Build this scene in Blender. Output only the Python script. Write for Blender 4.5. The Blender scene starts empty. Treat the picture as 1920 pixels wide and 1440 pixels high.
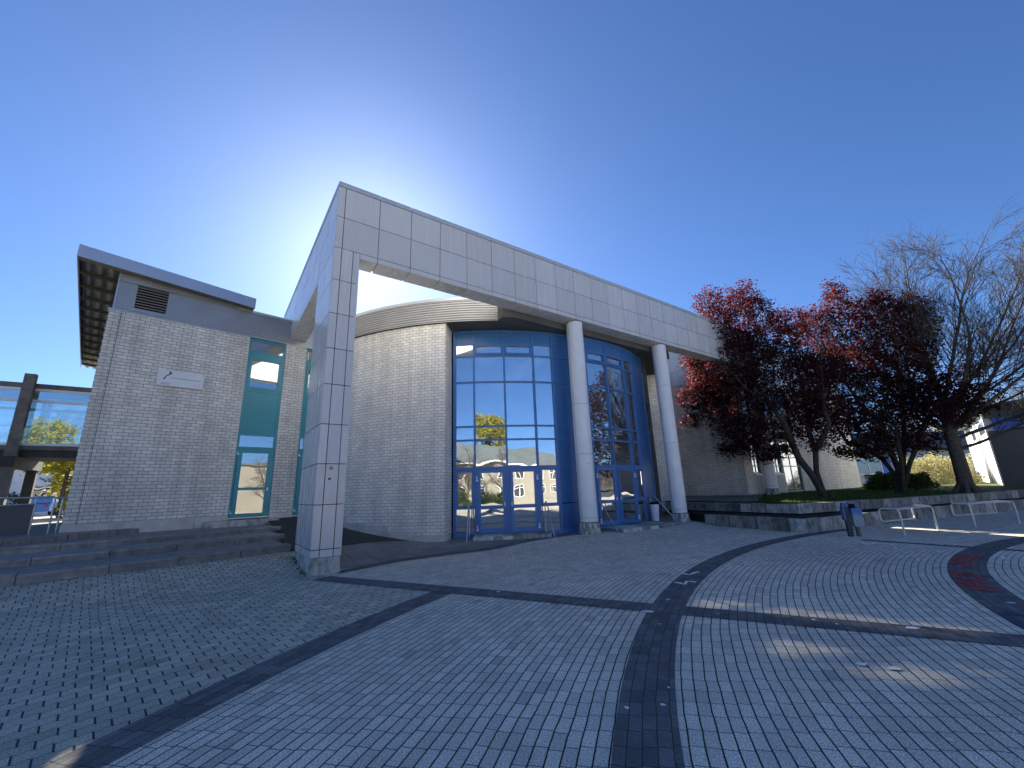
import bpy, math, random
import numpy as np
from mathutils import Vector, Matrix
rng = np.random.default_rng(7)
random.seed(7)
scene = bpy.context.scene
COL = scene.collection
R = math.radians

# ------------------------------------------------------------------ camera geometry
FPX = 778.75
PITCH, ROLL, CAMH = R(14.3074), R(-2.04665), 1.65
cp, sp, cr, sr = math.cos(PITCH), math.sin(PITCH), math.cos(ROLL), math.sin(ROLL)
_right = np.array([1, 0, 0.]); _fwd = np.array([0, cp, sp]); _up = np.array([0, -sp, cp])
CR = cr * _right + sr * _up
CU = -sr * _right + cr * _up
CAM = np.array([0, 0, CAMH])

def ray(x, y):
    return CR * (x - 960) / FPX - CU * (y - 720) / FPX + _fwd
def gz(x, y, z=0.0):
    d = ray(x, y); t = (z - CAMH) / d[2]; return CAM + t * d
def onp(x, y, pt, n):
    d = ray(x, y); t = np.dot(np.array(pt) - CAM, n) / np.dot(d, n); return CAM + t * d

# ------------------------------------------------------------------ survey of the site
AX = np.array([math.cos(R(35.685)), math.sin(R(35.685)), 0]); BX = np.array([-AX[1], AX[0], 0])
LX = np.array([math.cos(R(45.153)), math.sin(R(45.153)), 0]); LN = np.array([-LX[1], LX[0], 0])
C0 = np.array([-4.51, 9.604, 0.0])       # near corner of the clad pillar
S0 = np.array([-8.859, 15.66, 0.0])      # point on the left building's front wall
FC = np.array([-1.37, 23.67, 0.0])       # centre of the round hall
PC = np.array([17.9, -1.8, 0.0])         # centre of the ring paving
RO, RF = 9.65, 8.8                       # brick drum radius, glazed front radius
ZT = 7.6                                 # top of the brickwork
SUN_AZ, SUN_EL = R(-20.3), R(30.6)

class Fr:
    def __init__(s, o, ex, ey): s.o, s.ex, s.ey = np.array(o, float), ex, ey
    def p(s, u, v, z): return s.o + s.ex * u + s.ey * v + np.array([0, 0, z])
    def uv(s, P):
        d = np.array(P, float) - s.o; return d @ s.ex, d @ s.ey
FL, FP = Fr(S0, LX, LN), Fr(C0, AX, BX)
def sstep(t):
    t = min(1.0, max(0.0, t)); return t * t * (3 - 2 * t)
def cyl(deg, r, z=0.0):
    a = R(deg); return np.array([FC[0] + r * math.cos(a), FC[1] + r * math.sin(a), z])

def ramp_h(l, d):
    s = d + 7.36
    h = 0 if s <= 0 else (.14 * s * s / 2 if s < 1 else .14 * (s - .5))
    return min(h, .98) * min(1, max(0, 1 - (l - 1.3) / 4))
def gh(x, y):
    l, d = FL.uv((x, y, 0))
    h = min(ramp_h(l, d), .275)
    r = math.hypot(x - FC[0], y - FC[1])
    return max(h, .125 * sstep((11.6 - r) / 1.9))

# ------------------------------------------------------------------ mesh helper
class MB:
    def __init__(s): s.V = []; s.F = []; s.U = []; s.arr = []
    def face(s, pts, uv=None):
        i = len(s.V); s.V += [tuple(map(float, p)) for p in pts]
        s.F.append(tuple(range(i, i + len(pts)))); s.U.append(uv)
    def hexa(s, P):
        for f in ((3, 2, 1, 0), (4, 5, 6, 7), (0, 1, 5, 4), (1, 2, 6, 5), (2, 3, 7, 6), (3, 0, 4, 7)):
            s.face([P[i] for i in f])
    def box(s, fr, u0, u1, v0, v1, z0, z1):
        s.hexa([fr.p(u0, v0, z0), fr.p(u1, v0, z0), fr.p(u1, v1, z0), fr.p(u0, v1, z0),
                fr.p(u0, v0, z1), fr.p(u1, v0, z1), fr.p(u1, v1, z1), fr.p(u0, v1, z1)])
    def prism(s, poly, z0, z1, uvs=None):
        n = len(poly)
        zz = (lambda z, i: z[i] if hasattr(z, '__len__') else z)
        lo = [(p[0], p[1], zz(z0, i)) for i, p in enumerate(poly)]
        hi = [(p[0], p[1], zz(z1, i)) for i, p in enumerate(poly)]
        s.face(hi); s.face(lo[::-1])
        for i in range(n):
            j = (i + 1) % n; s.face([lo[i], lo[j], hi[j], hi[i]])
    def arcbox(s, a0, a1, r0, r1, z0, z1, n=None, ends=True):
        n = n or max(1, int(abs(a1 - a0) / 3) + 1)
        A = [a0 + (a1 - a0) * i / n for i in range(n + 1)]
        for i in range(n):
            p, q = A[i], A[i + 1]; u0, u1 = R(p) * r1, R(q) * r1
            s.face([cyl(p, r1, z0), cyl(q, r1, z0), cyl(q, r1, z1), cyl(p, r1, z1)], [(u0, z0), (u1, z0), (u1, z1), (u0, z1)])
            s.face([cyl(q, r0, z0), cyl(p, r0, z0), cyl(p, r0, z1), cyl(q, r0, z1)], [(u1, z0), (u0, z0), (u0, z1), (u1, z1)])
            s.face([cyl(p, r0, z1), cyl(p, r1, z1), cyl(q, r1, z1), cyl(q, r0, z1)])
            s.face([cyl(p, r0, z0), cyl(q, r0, z0), cyl(q, r1, z0), cyl(p, r1, z0)])
        for a in (a0, a1):
            s.face([cyl(a, r0, z0), cyl(a, r1, z0), cyl(a, r1, z1), cyl(a, r0, z1)])
    def tube(s, pts, r, n=8, caps=True):
        pts = [np.array(p, float) for p in pts]; k = len(pts)
        rr = r if hasattr(r, '__len__') else [r] * k
        d0 = pts[1] - pts[0]; d0 /= np.linalg.norm(d0)
        ref = np.array([0, 0, 1.]) if abs(d0[2]) < .9 else np.array([1., 0, 0])
        rings = []
        for i in range(k):
            d = pts[min(i + 1, k - 1)] - pts[max(i - 1, 0)]; d = d / (np.linalg.norm(d) + 1e-9)
            a = ref - d * (ref @ d); na = np.linalg.norm(a)
            if na < 1e-3: a = np.array([0, 1., 0]) - d * d[1]; na = np.linalg.norm(a)
            a /= na; ref = a; b = np.cross(d, a)
            rings.append([pts[i] + rr[i] * (a * math.cos(t) + b * math.sin(t)) for t in np.linspace(0, 2 * math.pi, n, endpoint=False)])
        for i in range(k - 1):
            for j in range(n):
                m = (j + 1) % n; s.face([rings[i][j], rings[i][m], rings[i + 1][m], rings[i + 1][j]])
        if caps: s.face(rings[0][::-1]); s.face(rings[-1])
    def lathe(s, c, prof, n=32, a0=0, cap=True):
        c = np.array(c, float); rings = []
        for r, z in prof: rings.append([c + np.array([r * math.cos(t), r * math.sin(t), z]) for t in np.linspace(0, 2 * math.pi, n, endpoint=False)])
        for i in range(len(prof) - 1):
            for j in range(n):
                m = (j + 1) % n; rr = prof[i][0]
                u0, u1 = j / n * 6.283 * rr, (j + 1) / n * 6.283 * rr
                s.face([rings[i][j], rings[i][m], rings[i + 1][m], rings[i + 1][j]], [(u0, prof[i][1]), (u1, prof[i][1]), (u1, prof[i + 1][1]), (u0, prof[i + 1][1])])
        if cap: s.face(rings[0][::-1]); s.face(rings[-1])
    def sweep(s, prof, fn, params):
        # prof: [(offset, z)]; fn(param, offset, z) -> point; u = running length
        u = 0; prev = None
        for a, b in zip(params[:-1], params[1:]):
            du = np.linalg.norm(fn(b, 0, 0) - fn(a, 0, 0))
            for (o0, z0), (o1, z1) in zip(prof[:-1], prof[1:]):
                s.face([fn(a, o0, z0), fn(b, o0, z0), fn(b, o1, z1), fn(a, o1, z1)], [(u, z0), (u + du, z0), (u + du, z1), (u, z1)])
            u += du
    def panels(s, o, eu, ev, n, uj, vj, gap=.018, th=.03):
        # a field of thin cladding panels with open joints, face at o + n*th
        for u0, u1 in zip(uj[:-1], uj[1:]):
            for v0, v1 in zip(vj[:-1], vj[1:]):
                g = gap / 2; w = rng.normal(0, .0012, 4)
                P = []
                for k in (0, th):
                    for i, (a, b) in enumerate(((u0 + g, v0 + g), (u1 - g, v0 + g), (u1 - g, v1 - g), (u0 + g, v1 - g))):
                        P.append(o + eu * a + ev * b + n * (k + (w[i] if k else 0)))
                s.hexa(P)
    def build(s, name, mat, parent=None, smooth=False, off=None, kind=None):
        o = new_obj(name, s.V, s.F, mat, parent, smooth, off, uvs=s.U)
        if kind: o['kind'] = kind
        return o

def world_loc(o):
    v = Vector((0, 0, 0))
    while o is not None: v += o.location; o = o.parent
    return v

def new_obj(name, V, F, mat, parent=None, smooth=False, off=None, uvs=None):
    """V in world space; the object's origin is its parent's place, or off."""
    V = np.asarray(V, float).reshape(-1, 3)
    base = np.array(world_loc(parent)) if parent is not None else (np.array(off, float) if off is not None else np.zeros(3))
    V = V - base
    me = bpy.data.meshes.new(name)
    if isinstance(F, np.ndarray):
        k = F.shape[1]; nf = len(F)
        me.vertices.add(len(V)); me.vertices.foreach_set('co', V.astype(np.float32).ravel())
        me.loops.add(nf * k); me.loops.foreach_set('vertex_index', F.astype(np.int32).ravel())
        me.polygons.add(nf); me.polygons.foreach_set('loop_start', np.arange(0, nf * k, k, dtype=np.int32))
        me.update(calc_edges=True)
    else:
        me.from_pydata([tuple(v) for v in V], [], F)
    if uvs is not None:
        ul = me.uv_layers.new(name='UVMap'); W = V + base
        li = 0; data = []
        for f, uv in zip(F, uvs):
            if uv is None:
                a, b, c = W[f[0]], W[f[1]], W[f[2]]; n = np.cross(b - a, c - a); ln = np.linalg.norm(n)
                if ln < 1e-12: n = np.array([0, 0, 1.])
                else: n = n / ln
                if abs(n[2]) < .7:
                    t = np.array([-n[1], n[0], 0]); t /= np.linalg.norm(t)
                    data += [(W[i] @ t, W[i][2]) for i in f]
                else: data += [(W[i][0], W[i][1]) for i in f]
            else: data += uv
        ul.data.foreach_set('uv', np.array(data, np.float32).ravel())
    if smooth:
        me.polygons.foreach_set('use_smooth', np.ones(len(me.polygons), bool))
    o = bpy.data.objects.new(name, me); COL.objects.link(o)
    if mat is not None: me.materials.append(mat)
    if parent is not None: o.parent = parent
    elif off is not None: o.location = base
    return o

def thing(name, label, cat, loc=(0, 0, 0), group=None):
    o = bpy.data.objects.new(name, None); COL.objects.link(o); o.location = tuple(loc)
    o.empty_display_size = .3
    return tag(o, label, cat, group)
def tag(o, label, cat, group=None):
    o['label'] = label; o['category'] = cat
    if group: o['group'] = group
    return o
def struct(o): o['kind'] = 'structure'; return o
def dup(root, loc, rotz=0.0, label=None, group=None):
    r = root.copy(); COL.objects.link(r); r.location = tuple(loc); r.rotation_euler = (0, 0, rotz)
    if label: r['label'] = label
    if group: r['group'] = group
    for ch in list(root.children):
        c = ch.copy(); COL.objects.link(c); c.parent = r
        for g in list(ch.children):
            e = g.copy(); COL.objects.link(e); e.parent = c
    return r

# ------------------------------------------------------------------ node helper
class X:
    def __init__(s, nt, k): s.nt, s.k = nt, k
    def op(s, o, *a):
        n = s.nt.nodes.new('ShaderNodeMath'); n.operation = o
        for i, v in enumerate((s,) + a):
            if isinstance(v, X): s.nt.links.new(v.k, n.inputs[i])
            else: n.inputs[i].default_value = float(v)
        return X(s.nt, n.outputs[0])
    def __add__(s, o): return s.op('ADD', o)
    def __sub__(s, o): return s.op('SUBTRACT', o)
    def __mul__(s, o): return s.op('MULTIPLY', o)
    def __truediv__(s, o): return s.op('DIVIDE', o)
    def lt(s, o): return s.op('LESS_THAN', o)
    def gt(s, o): return s.op('GREATER_THAN', o)
    def mx(s, o): return s.op('MAXIMUM', o)
    def mn(s, o): return s.op('MINIMUM', o)
    def floor(s): return s.op('FLOOR')
    def fract(s): return s.op('FRACT')
    def inv(s): return s.op('MULTIPLY', -1.0).op('ADD', 1.0)
class MT:
    """one procedural material"""
    def __init__(s, name, rough=.6, spec=.5, metal=0.0):
        s.m = bpy.data.materials.new(name); s.m.use_nodes = True; s.nt = s.m.node_tree
        s.b = s.nt.nodes['Principled BSDF']
        s.b.inputs['Roughness'].default_value = rough
        s.b.inputs['Specular IOR Level'].default_value = spec
        s.b.inputs['Metallic'].default_value = metal
    def n(s, t, **kw):
        n = s.nt.nodes.new(t)
        for k, v in kw.items(): setattr(n, k, v)
        return n
    def link(s, a, b): s.nt.links.new(a.k if isinstance(a, X) else a, b)
    def pos(s):
        g = s.n('ShaderNodeNewGeometry'); return g.outputs['Position']
    def objc(s): return s.n('ShaderNodeTexCoord').outputs['Object']
    def uv(s): return s.n('ShaderNodeTexCoord').outputs['UV']
    def xyz(s, v):
        q = s.n('ShaderNodeSeparateXYZ'); s.link(v, q.inputs[0]); return [X(s.nt, q.outputs[i]) for i in range(3)]
    def vec(s, x, y, z=0.0):
        q = s.n('ShaderNodeCombineXYZ')
        for i, v in enumerate((x, y, z)):
            if isinstance(v, X): s.link(v, q.inputs[i])
            else: q.inputs[i].default_value = v
        return q.outputs[0]
    def noise(s, v, scale, detail=3, rough=.55, dist=0.0):
        q = s.n('ShaderNodeTexNoise'); q.inputs['Scale'].default_value = scale; q.inputs['Detail'].default_value = detail
        q.inputs['Roughness'].default_value = rough; q.inputs['Distortion'].default_value = dist
        if v is not None: s.link(v, q.inputs['Vector'])
        return X(s.nt, q.outputs[0])
    def white(s, v):
        q = s.n('ShaderNodeTexWhiteNoise'); s.link(v, q.inputs['Vector']); return X(s.nt, q.outputs['Value'])
    def ramp(s, f, stops):
        q = s.n('ShaderNodeValToRGB'); e = q.color_ramp.elements
        while len(e) < len(stops): e.new(.5)
        for el, (p, c) in zip(e, stops): el.position = p; el.color = (c[0], c[1], c[2], 1) if hasattr(c, '__len__') else (c, c, c, 1)
        s.link(f, q.inputs[0]); return q.outputs[0]
    def mapr(s, f, a, b, c, d):
        q = s.n('ShaderNodeMapRange'); s.link(f, q.inputs[0])
        for i, v in enumerate((a, b, c, d)): q.inputs[i + 1].default_value = v
        return X(s.nt, q.outputs[0])
    def mix(s, f, a, b, blend='MIX'):
        q = s.n('ShaderNodeMix', data_type='RGBA', blend_type=blend)
        if isinstance(f, X): s.link(f, q.inputs[0])
        else: q.inputs[0].default_value = f
        for v, i in ((a, 6), (b, 7)):
            if hasattr(v, '__len__') and not hasattr(v, 'links'): q.inputs[i].default_value = (v[0], v[1], v[2], 1)
            else: s.link(v, q.inputs[i])
        return q.outputs[2]
    def col(s, c):
        if hasattr(c, '__len__') and not hasattr(c, 'links'): s.b.inputs['Base Color'].default_value = (c[0], c[1], c[2], 1)
        else: s.link(c, s.b.inputs['Base Color'])
        return s
    def val(s, f, c):   # multiply a colour by a value
        q = s.n('ShaderNodeMix', data_type='RGBA', blend_type='MULTIPLY'); q.inputs[0].default_value = 1
        s.link(f, q.inputs[6])
        if hasattr(c, '__len__') and not hasattr(c, 'links'): q.inputs[7].default_value = (c[0], c[1], c[2], 1)
        else: s.link(c, q.inputs[7])
        return q.outputs[2]
    def bump(s, h, strength=.4, dist=.01):
        q = s.n('ShaderNodeBump'); q.inputs['Strength'].default_value = strength; q.inputs['Distance'].default_value = dist
        s.link(h, q.inputs['Height']); s.link(q.outputs[0], s.b.inputs['Normal']); return s
    def rough(s, f): s.link(f, s.b.inputs['Roughness']); return s

def mottled(name, c, var=.25, scale=3.0, rough=.7, spec=.4, metal=0, fine=60, bump=.15):
    t = MT(name, rough, spec, metal); p = t.objc()
    n1 = t.noise(p, scale, 5); n2 = t.noise(p, fine, 2)
    f = t.mapr(n1, .3, .7, 1 - var, 1 + var) * t.mapr(n2, .3, .7, 1 - var * .5, 1 + var * .5)
    t.col(t.val(f, c))
    if bump: t.bump(n2, bump, .004)
    return t.m
SKY = (0.75, 0.40, 9.5, 0.05, 5.0); EXPO = 1.97
# ------------------------------------------------------------------ materials
def brick_mat(name, c1, c2, mortar, w=.25, h=.1045):
    t = MT(name, .82, .25); uv = t.uv()
    x, y, _ = t.xyz(uv)
    wob = t.noise(uv, 7, 2)
    row = (y / h).floor(); fy = (y / h).fract()
    sx = x / w + row * .5 + (wob - .5) * .02
    cell = sx.floor(); fx = sx.fract()
    ex = fx.mn(fx.inv()) * w; ey = fy.mn(fy.inv()) * h
    e = ex.mn(ey)
    face = t.mapr(e, .0035, .0075, 0, 1)
    hsh = t.white(t.vec(cell, row)); h2 = t.white(t.vec(cell + 31.7, row))
    p = t.pos()
    big = t.noise(p, .55, 4); mid = t.noise(p, 5, 4); fine = t.noise(p, 90, 3)
    base = t.mix(hsh, c1, c2)
    streak_v = t.n('ShaderNodeVectorMath', operation='MULTIPLY'); t.link(p, streak_v.inputs[0]); streak_v.inputs[1].default_value = (2.2, 2.2, .16)
    streak = t.noise(streak_v.outputs[0], 1.6, 5)
    f = t.mapr(h2, 0, 1, .93, 1.05) * t.mapr(big, .3, .7, .9, 1.08) * t.mapr(streak, .4, .75, 1.05, .80) * t.mapr(mid, .3, .7, .95, 1.05) * t.mapr(fine, .25, .75, .9, 1.1)
    t.col(t.mix(face, mortar, t.val(f, base)))
    t.bump(face * .8 + fine * .12 + hsh * .08, .6, .008)
    return t.m
M = {}
M['brick'] = brick_mat('sand_lime_brick', (.61, .59, .55), (.72, .695, .64), (.10, .10, .10))
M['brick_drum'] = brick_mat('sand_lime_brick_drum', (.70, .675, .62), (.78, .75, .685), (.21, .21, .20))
M['concrete'] = mottled('plinth_concrete', (.52, .51, .47), .22, 2.2, .85, .25)

def stained_concrete(name, c, moss=.5, v0=.45, v1=1.5):
    t = MT(name, .88, .2); p = t.pos(); u = t.uv()
    gi = X(t.nt, t.n('ShaderNodeNewGeometry').outputs['Random Per Island'])
    sv = t.n('ShaderNodeVectorMath', operation='MULTIPLY'); t.link(p, sv.inputs[0]); sv.inputs[1].default_value = (2.2, 2.2, 1.0)
    st = t.noise(sv.outputs[0], 2.6, 6, .65); n2 = t.noise(p, 4.5, 5, .6); fn = t.noise(p, 70, 3)
    f = t.mapr(gi, 0, 1, v0, v1) * t.mapr(fn, .3, .7, .86, 1.14) * t.mapr(n2, .3, .7, .75, 1.2)
    dark = t.mapr(st, .46, .70, 0, moss)
    t.col(t.mix(dark, t.val(f, c), (.045, .05, .04)))
    t.bump(fn * .5 + n2, .35, .01)
    return t.m
M['wall_blocks'] = stained_concrete('terrace_blocks', (.36, .36, .34), .85)
M['step_blocks'] = stained_concrete('step_blocks', (.30, .295, .285), .35, .8, 1.15)
M['base_concrete'] = stained_concrete('mossy_concrete_base', (.48, .48, .44), .75)

def panel_mat():
    t = MT('coated_panel', .28, .55); p = t.pos()
    gi = X(t.nt, t.n('ShaderNodeNewGeometry').outputs['Random Per Island'])
    sv = t.n('ShaderNodeVectorMath', operation='MULTIPLY'); t.link(p, sv.inputs[0]); sv.inputs[1].default_value = (5, 5, .35)
    st = t.noise(sv.outputs[0], 1.2, 4); n = t.noise(p, 1.1, 3)
    f = t.mapr(gi, 0, 1, .93, 1.05) * t.mapr(st, .3, .75, 1.01, .965) * t.mapr(n, .3, .7, .98, 1.02)
    t.col(t.val(f, (.61, .605, .60)))
    t.rough(t.mapr(st, .3, .7, .24, .29))
    w = t.noise(p, .9, 2); t.bump(w, .05, .05)
    return t.m
M['panel'] = panel_mat()
M['joint'] = mottled('joint_black', (.02, .02, .022), .2, 5, .9, .1, bump=0)
M['column'] = mottled('column_white', (.80, .80, .80), .07, 1.4, .38, .45, fine=30, bump=.03)
M['siding'] = mottled('corrugated_metal', (.36, .385, .42), .08, 1.2, .38, .5, .35, fine=25, bump=0)
M['siding_pale'] = mottled('corrugated_metal_pale', (.36, .365, .36), .08, 1.2, .45, .5, .2, fine=25, bump=0)
M['fascia'] = mottled('fascia_metal', (.36, .42, .52), .06, .8, .35, .5, .25, fine=20, bump=0)
M['cap'] = mottled('cap_metal', (.55, .56, .57), .08, 1.0, .4, .5, .3, fine=20, bump=0)
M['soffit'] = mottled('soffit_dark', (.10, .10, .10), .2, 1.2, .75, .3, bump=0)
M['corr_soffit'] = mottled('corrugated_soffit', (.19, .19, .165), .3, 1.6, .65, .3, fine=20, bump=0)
M['louvre'] = mottled('louvre_slats', (.30, .26, .25), .1, 3, .5, .4, bump=0)
M['black'] = mottled('black_gap', (.012, .012, .013), .1, 2, .9, .1, bump=0)
M['blue'] = mottled('blue_paint', (.058, .175, .42), .1, 1.1, .38, .45, fine=14, bump=0)
M['blue_panel'] = mottled('blue_infill', (.046, .15, .355), .12, .9, .32, .45, fine=10, bump=0)
M['teal'] = mottled('teal_paint', (.045, .27, .32), .1, 1.1, .38, .45, fine=14, bump=0)
M['teal_panel'] = mottled('teal_infill', (.035, .25, .29), .1, .8, .34, .45, fine=10, bump=0)
M['white'] = mottled('white_fitting', (.8, .8, .8), .05, 4, .4, .5, bump=0)
M['steel'] = mottled('galvanised_steel', (.46, .48, .50), .14, 6, .36, .5, .75, fine=40, bump=.03)
M['rail'] = mottled('bench_tube', (.62, .62, .60), .16, 7, .42, .5, .25, fine=50, bump=.05)
M['seat'] = mottled('bench_seat', (.44, .47, .52), .12, 5, .4, .5, .4, fine=90, bump=.1)
M['sign'] = mottled('sign_board', (.66, .68, .72), .06, 3, .45, .4, fine=30, bump=0)
M['soot'] = mottled('soot_mark', (.05, .045, .04), .3, 9, .8, .2, bump=0)
M['faded'] = mottled('faded_print', (.40, .42, .47), .12, 9, .6, .3, bump=0)
M['paper'] = mottled('paper', (.74, .74, .72), .08, 8, .8, .2, bump=0)
M['bin_blue'] = mottled('bin_blue', (.04, .12, .34), .3, 9, .4, .45, fine=40, bump=0)
M['post_blue'] = mottled('post_navy', (.018, .022, .06), .25, 6, .45, .45, bump=0)
def bin_mat():
    t = MT('bin_worn_blue', .5, .4); p = t.objc(); n = t.noise(p, 6, 5, .65); _, _, z = t.xyz(p)
    f = t.mapr(n * .35 + z, .80, .98, 0, 1)
    t.col(t.mix(f, (.27, .33, .36), (.045, .17, .48))); return t.m
M['bin_body'] = bin_mat()
M['bag'] = mottled('white_bin', (.72, .72, .76), .06, 4, .5, .4, bump=0)
M['redpaint'] = mottled('red_spray_paint', (.30, .06, .065), .6, 5, .7, .3, fine=60)
M['bluepaint'] = mottled('blue_spray_paint', (.045, .06, .11), .35, 5, .7, .3, fine=60)
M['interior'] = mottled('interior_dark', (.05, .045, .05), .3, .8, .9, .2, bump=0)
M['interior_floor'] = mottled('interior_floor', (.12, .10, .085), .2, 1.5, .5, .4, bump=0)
M['redbanner'] = mottled('red_banner', (.5, .03, .03), .1, 3, .6, .3, bump=0)
M['navy_side'] = mottled('dark_slate_panel', (.10, .105, .115), .12, 1, .7, .3)
M['farwhite'] = mottled('white_render', (.78, .79, .8), .05, .5, .7, .3)
M['farroof'] = mottled('grey_roof', (.10, .115, .115), .15, .6, .7, .3)
M['cream'] = mottled('cream_render', (.27, .245, .19), .07, .5, .8, .25)
M['bluepanel2'] = mottled('bright_blue_panel', (.06, .16, .55), .08, 1, .5, .4)
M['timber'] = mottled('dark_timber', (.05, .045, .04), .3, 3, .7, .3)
M['timber_grey'] = mottled('weathered_post', (.16, .14, .12), .3, 3, .75, .25)
M['carpaint'] = mottled('car_blue_white', (.14, .26, .58), .03, 1, .22, .6, bump=0)
M['tyre'] = mottled('tyre', (.015, .015, .015), .2, 9, .85, .2, bump=0)
M['lamp_red'] = mottled('tail_light', (.4, .02, .02), .05, 3, .3, .5, bump=0)

def glass(name, refl=.5, tint=(.35, .42, .45), gcol=(.86, .9, .95), wob=.012, veil=.07):
    t = MT(name); nt = t.nt; nt.nodes.remove(t.b)
    g = t.n('ShaderNodeBsdfGlossy'); g.inputs['Color'].default_value = (*gcol, 1); g.inputs['Roughness'].default_value = 0.0
    tr = t.n('ShaderNodeBsdfTransparent'); tr.inputs['Color'].default_value = (*tint, 1)
    fr = t.n('ShaderNodeFresnel'); fr.inputs['IOR'].default_value = 1.5
    f = X(nt, fr.outputs[0]) * (1 - refl) + refl
    n = t.noise(t.pos(), 1.3, 1)
    b = t.n('ShaderNodeBump'); b.inputs['Strength'].default_value = wob; b.inputs['Distance'].default_value = .2
    t.link(n, b.inputs['Height']); t.link(b.outputs[0], g.inputs['Normal'])
    mx = t.n('ShaderNodeMixShader'); t.link(f, mx.inputs[0]); t.link(tr.outputs[0], mx.inputs[1]); t.link(g.outputs[0], mx.inputs[2])
    df = t.n('ShaderNodeBsdfDiffuse'); df.inputs['Color'].default_value = (.62, .64, .64, 1); m2 = t.n('ShaderNodeMixShader'); m2.inputs[0].default_value = veil  # even pale veil mixed over the glass to lighten its reflections
    t.link(mx.outputs[0], m2.inputs[1]); t.link(df.outputs[0], m2.inputs[2]); t.link(m2.outputs[0], nt.nodes['Material Output'].inputs['Surface'])
    return t.m
M['glass'] = glass('coated_glass', .55, (.62, .62, .58), wob=.02)
M['glass_teal'] = glass('window_glass', .42, (.3, .34, .34))
M['glass_dark'] = glass('dark_glass', .16, (.12, .13, .14))
M['glass_clear'] = glass('clear_glass', .26, (.78, .88, .9), (.95, .98, 1), wob=.004)

def leaf_mat(name, c1, c2, trans=.45, tc=None):
    t = MT(name, .62, .12); nt = t.nt
    gi = X(nt, t.n('ShaderNodeNewGeometry').outputs['Random Per Island'])
    c = t.mix(gi, c1, c2)
    t.col(c)
    tl = t.n('ShaderNodeBsdfTranslucent')
    if tc is None: t.link(c, tl.inputs['Color'])
    else: tl.inputs['Color'].default_value = (*tc, 1)
    mx = t.n('ShaderNodeMixShader'); mx.inputs[0].default_value = trans
    t.link(t.b.outputs[0], mx.inputs[1]); t.link(tl.outputs[0], mx.inputs[2])
    t.link(mx.outputs[0], nt.nodes['Material Output'].inputs['Surface'])
    return t.m
M['leaf_red'] = leaf_mat('plum_leaves', (.011, .0045, .006), (.024, .008, .009), .22, (.31, .055, .06))
M['leaf_yellow'] = leaf_mat('spring_leaves', (.30, .29, .04), (.42, .37, .06), .55)
M['leaf_green'] = leaf_mat('shrub_leaves', (.05, .085, .02), (.10, .14, .03), .4)
M['leaf_straw'] = leaf_mat('straw_twigs', (.33, .31, .15), (.45, .41, .21), .42)
M['leaf_conifer'] = leaf_mat('conifer_needles', (.012, .03, .014), (.025, .05, .02), .2)
M['grass'] = leaf_mat('grass_blades', (.045, .085, .015), (.09, .14, .03), .4)
M['bark'] = mottled('bark', (.06, .05, .043), .4, 9, .9, .15, fine=50, bump=.5)
M['bark_grey'] = mottled('bark_bare_tree', (.10, .085, .072), .35, 8, .9, .15, fine=50, bump=.4)
M['twig'] = mottled('bare_twigs', (.21, .165, .12), .25, 3, .9, .15, bump=0)

# ---- paving patterns, all in site metres
W_ROW, L_BRK = .0981, .2016
def polar(t):
    x, y, _ = t.xyz(t.pos())
    dx, dy = x - PC[0], y - PC[1]
    r = (dx * dx + dy * dy).op('SQRT'); th = dy.op('ARCTAN2', dx)
    wob = t.noise(t.pos(), 1.6, 2); wob2 = t.noise(t.pos(), 9, 1)
    rr = r + (wob - .5) * .03 + (wob2 - .5) * .006
    row = (rr / W_ROW).floor(); fy = (rr / W_ROW).fract()
    off = t.white(t.vec(row, 3.1)) * .28 + row * .5
    s = th * (row + .5) * (W_ROW / L_BRK) + off
    cell = s.floor(); fx = s.fract()
    return x, y, r, fx, fy, cell, row
def cobble(t, x, y):
    a = R(45.15); ca, sa = math.cos(a), math.sin(a)
    u = x * ca + y * sa; v = y * ca - x * sa
    q = (u / .1).fract()
    wave = (q * 6.2832).op('SINE') * .011
    vv = (v + wave) / .152
    row = vv.floor(); fy = vv.fract()
    s = u / .2 + row * .5 + (t.white(t.vec(row, 9.0)) - .5) * .12
    return s.fract(), fy, s.floor(), row
def edge(t, fx, fy, lx, ly, jx, jy):
    ex = t.mapr(fx.mn(fx.inv()) * lx, jx * .55, jx, 0, 1)
    ey = t.mapr(fy.mn(fy.inv()) * ly, jy * .55, jy, 0, 1)
    return ex * ey
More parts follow.
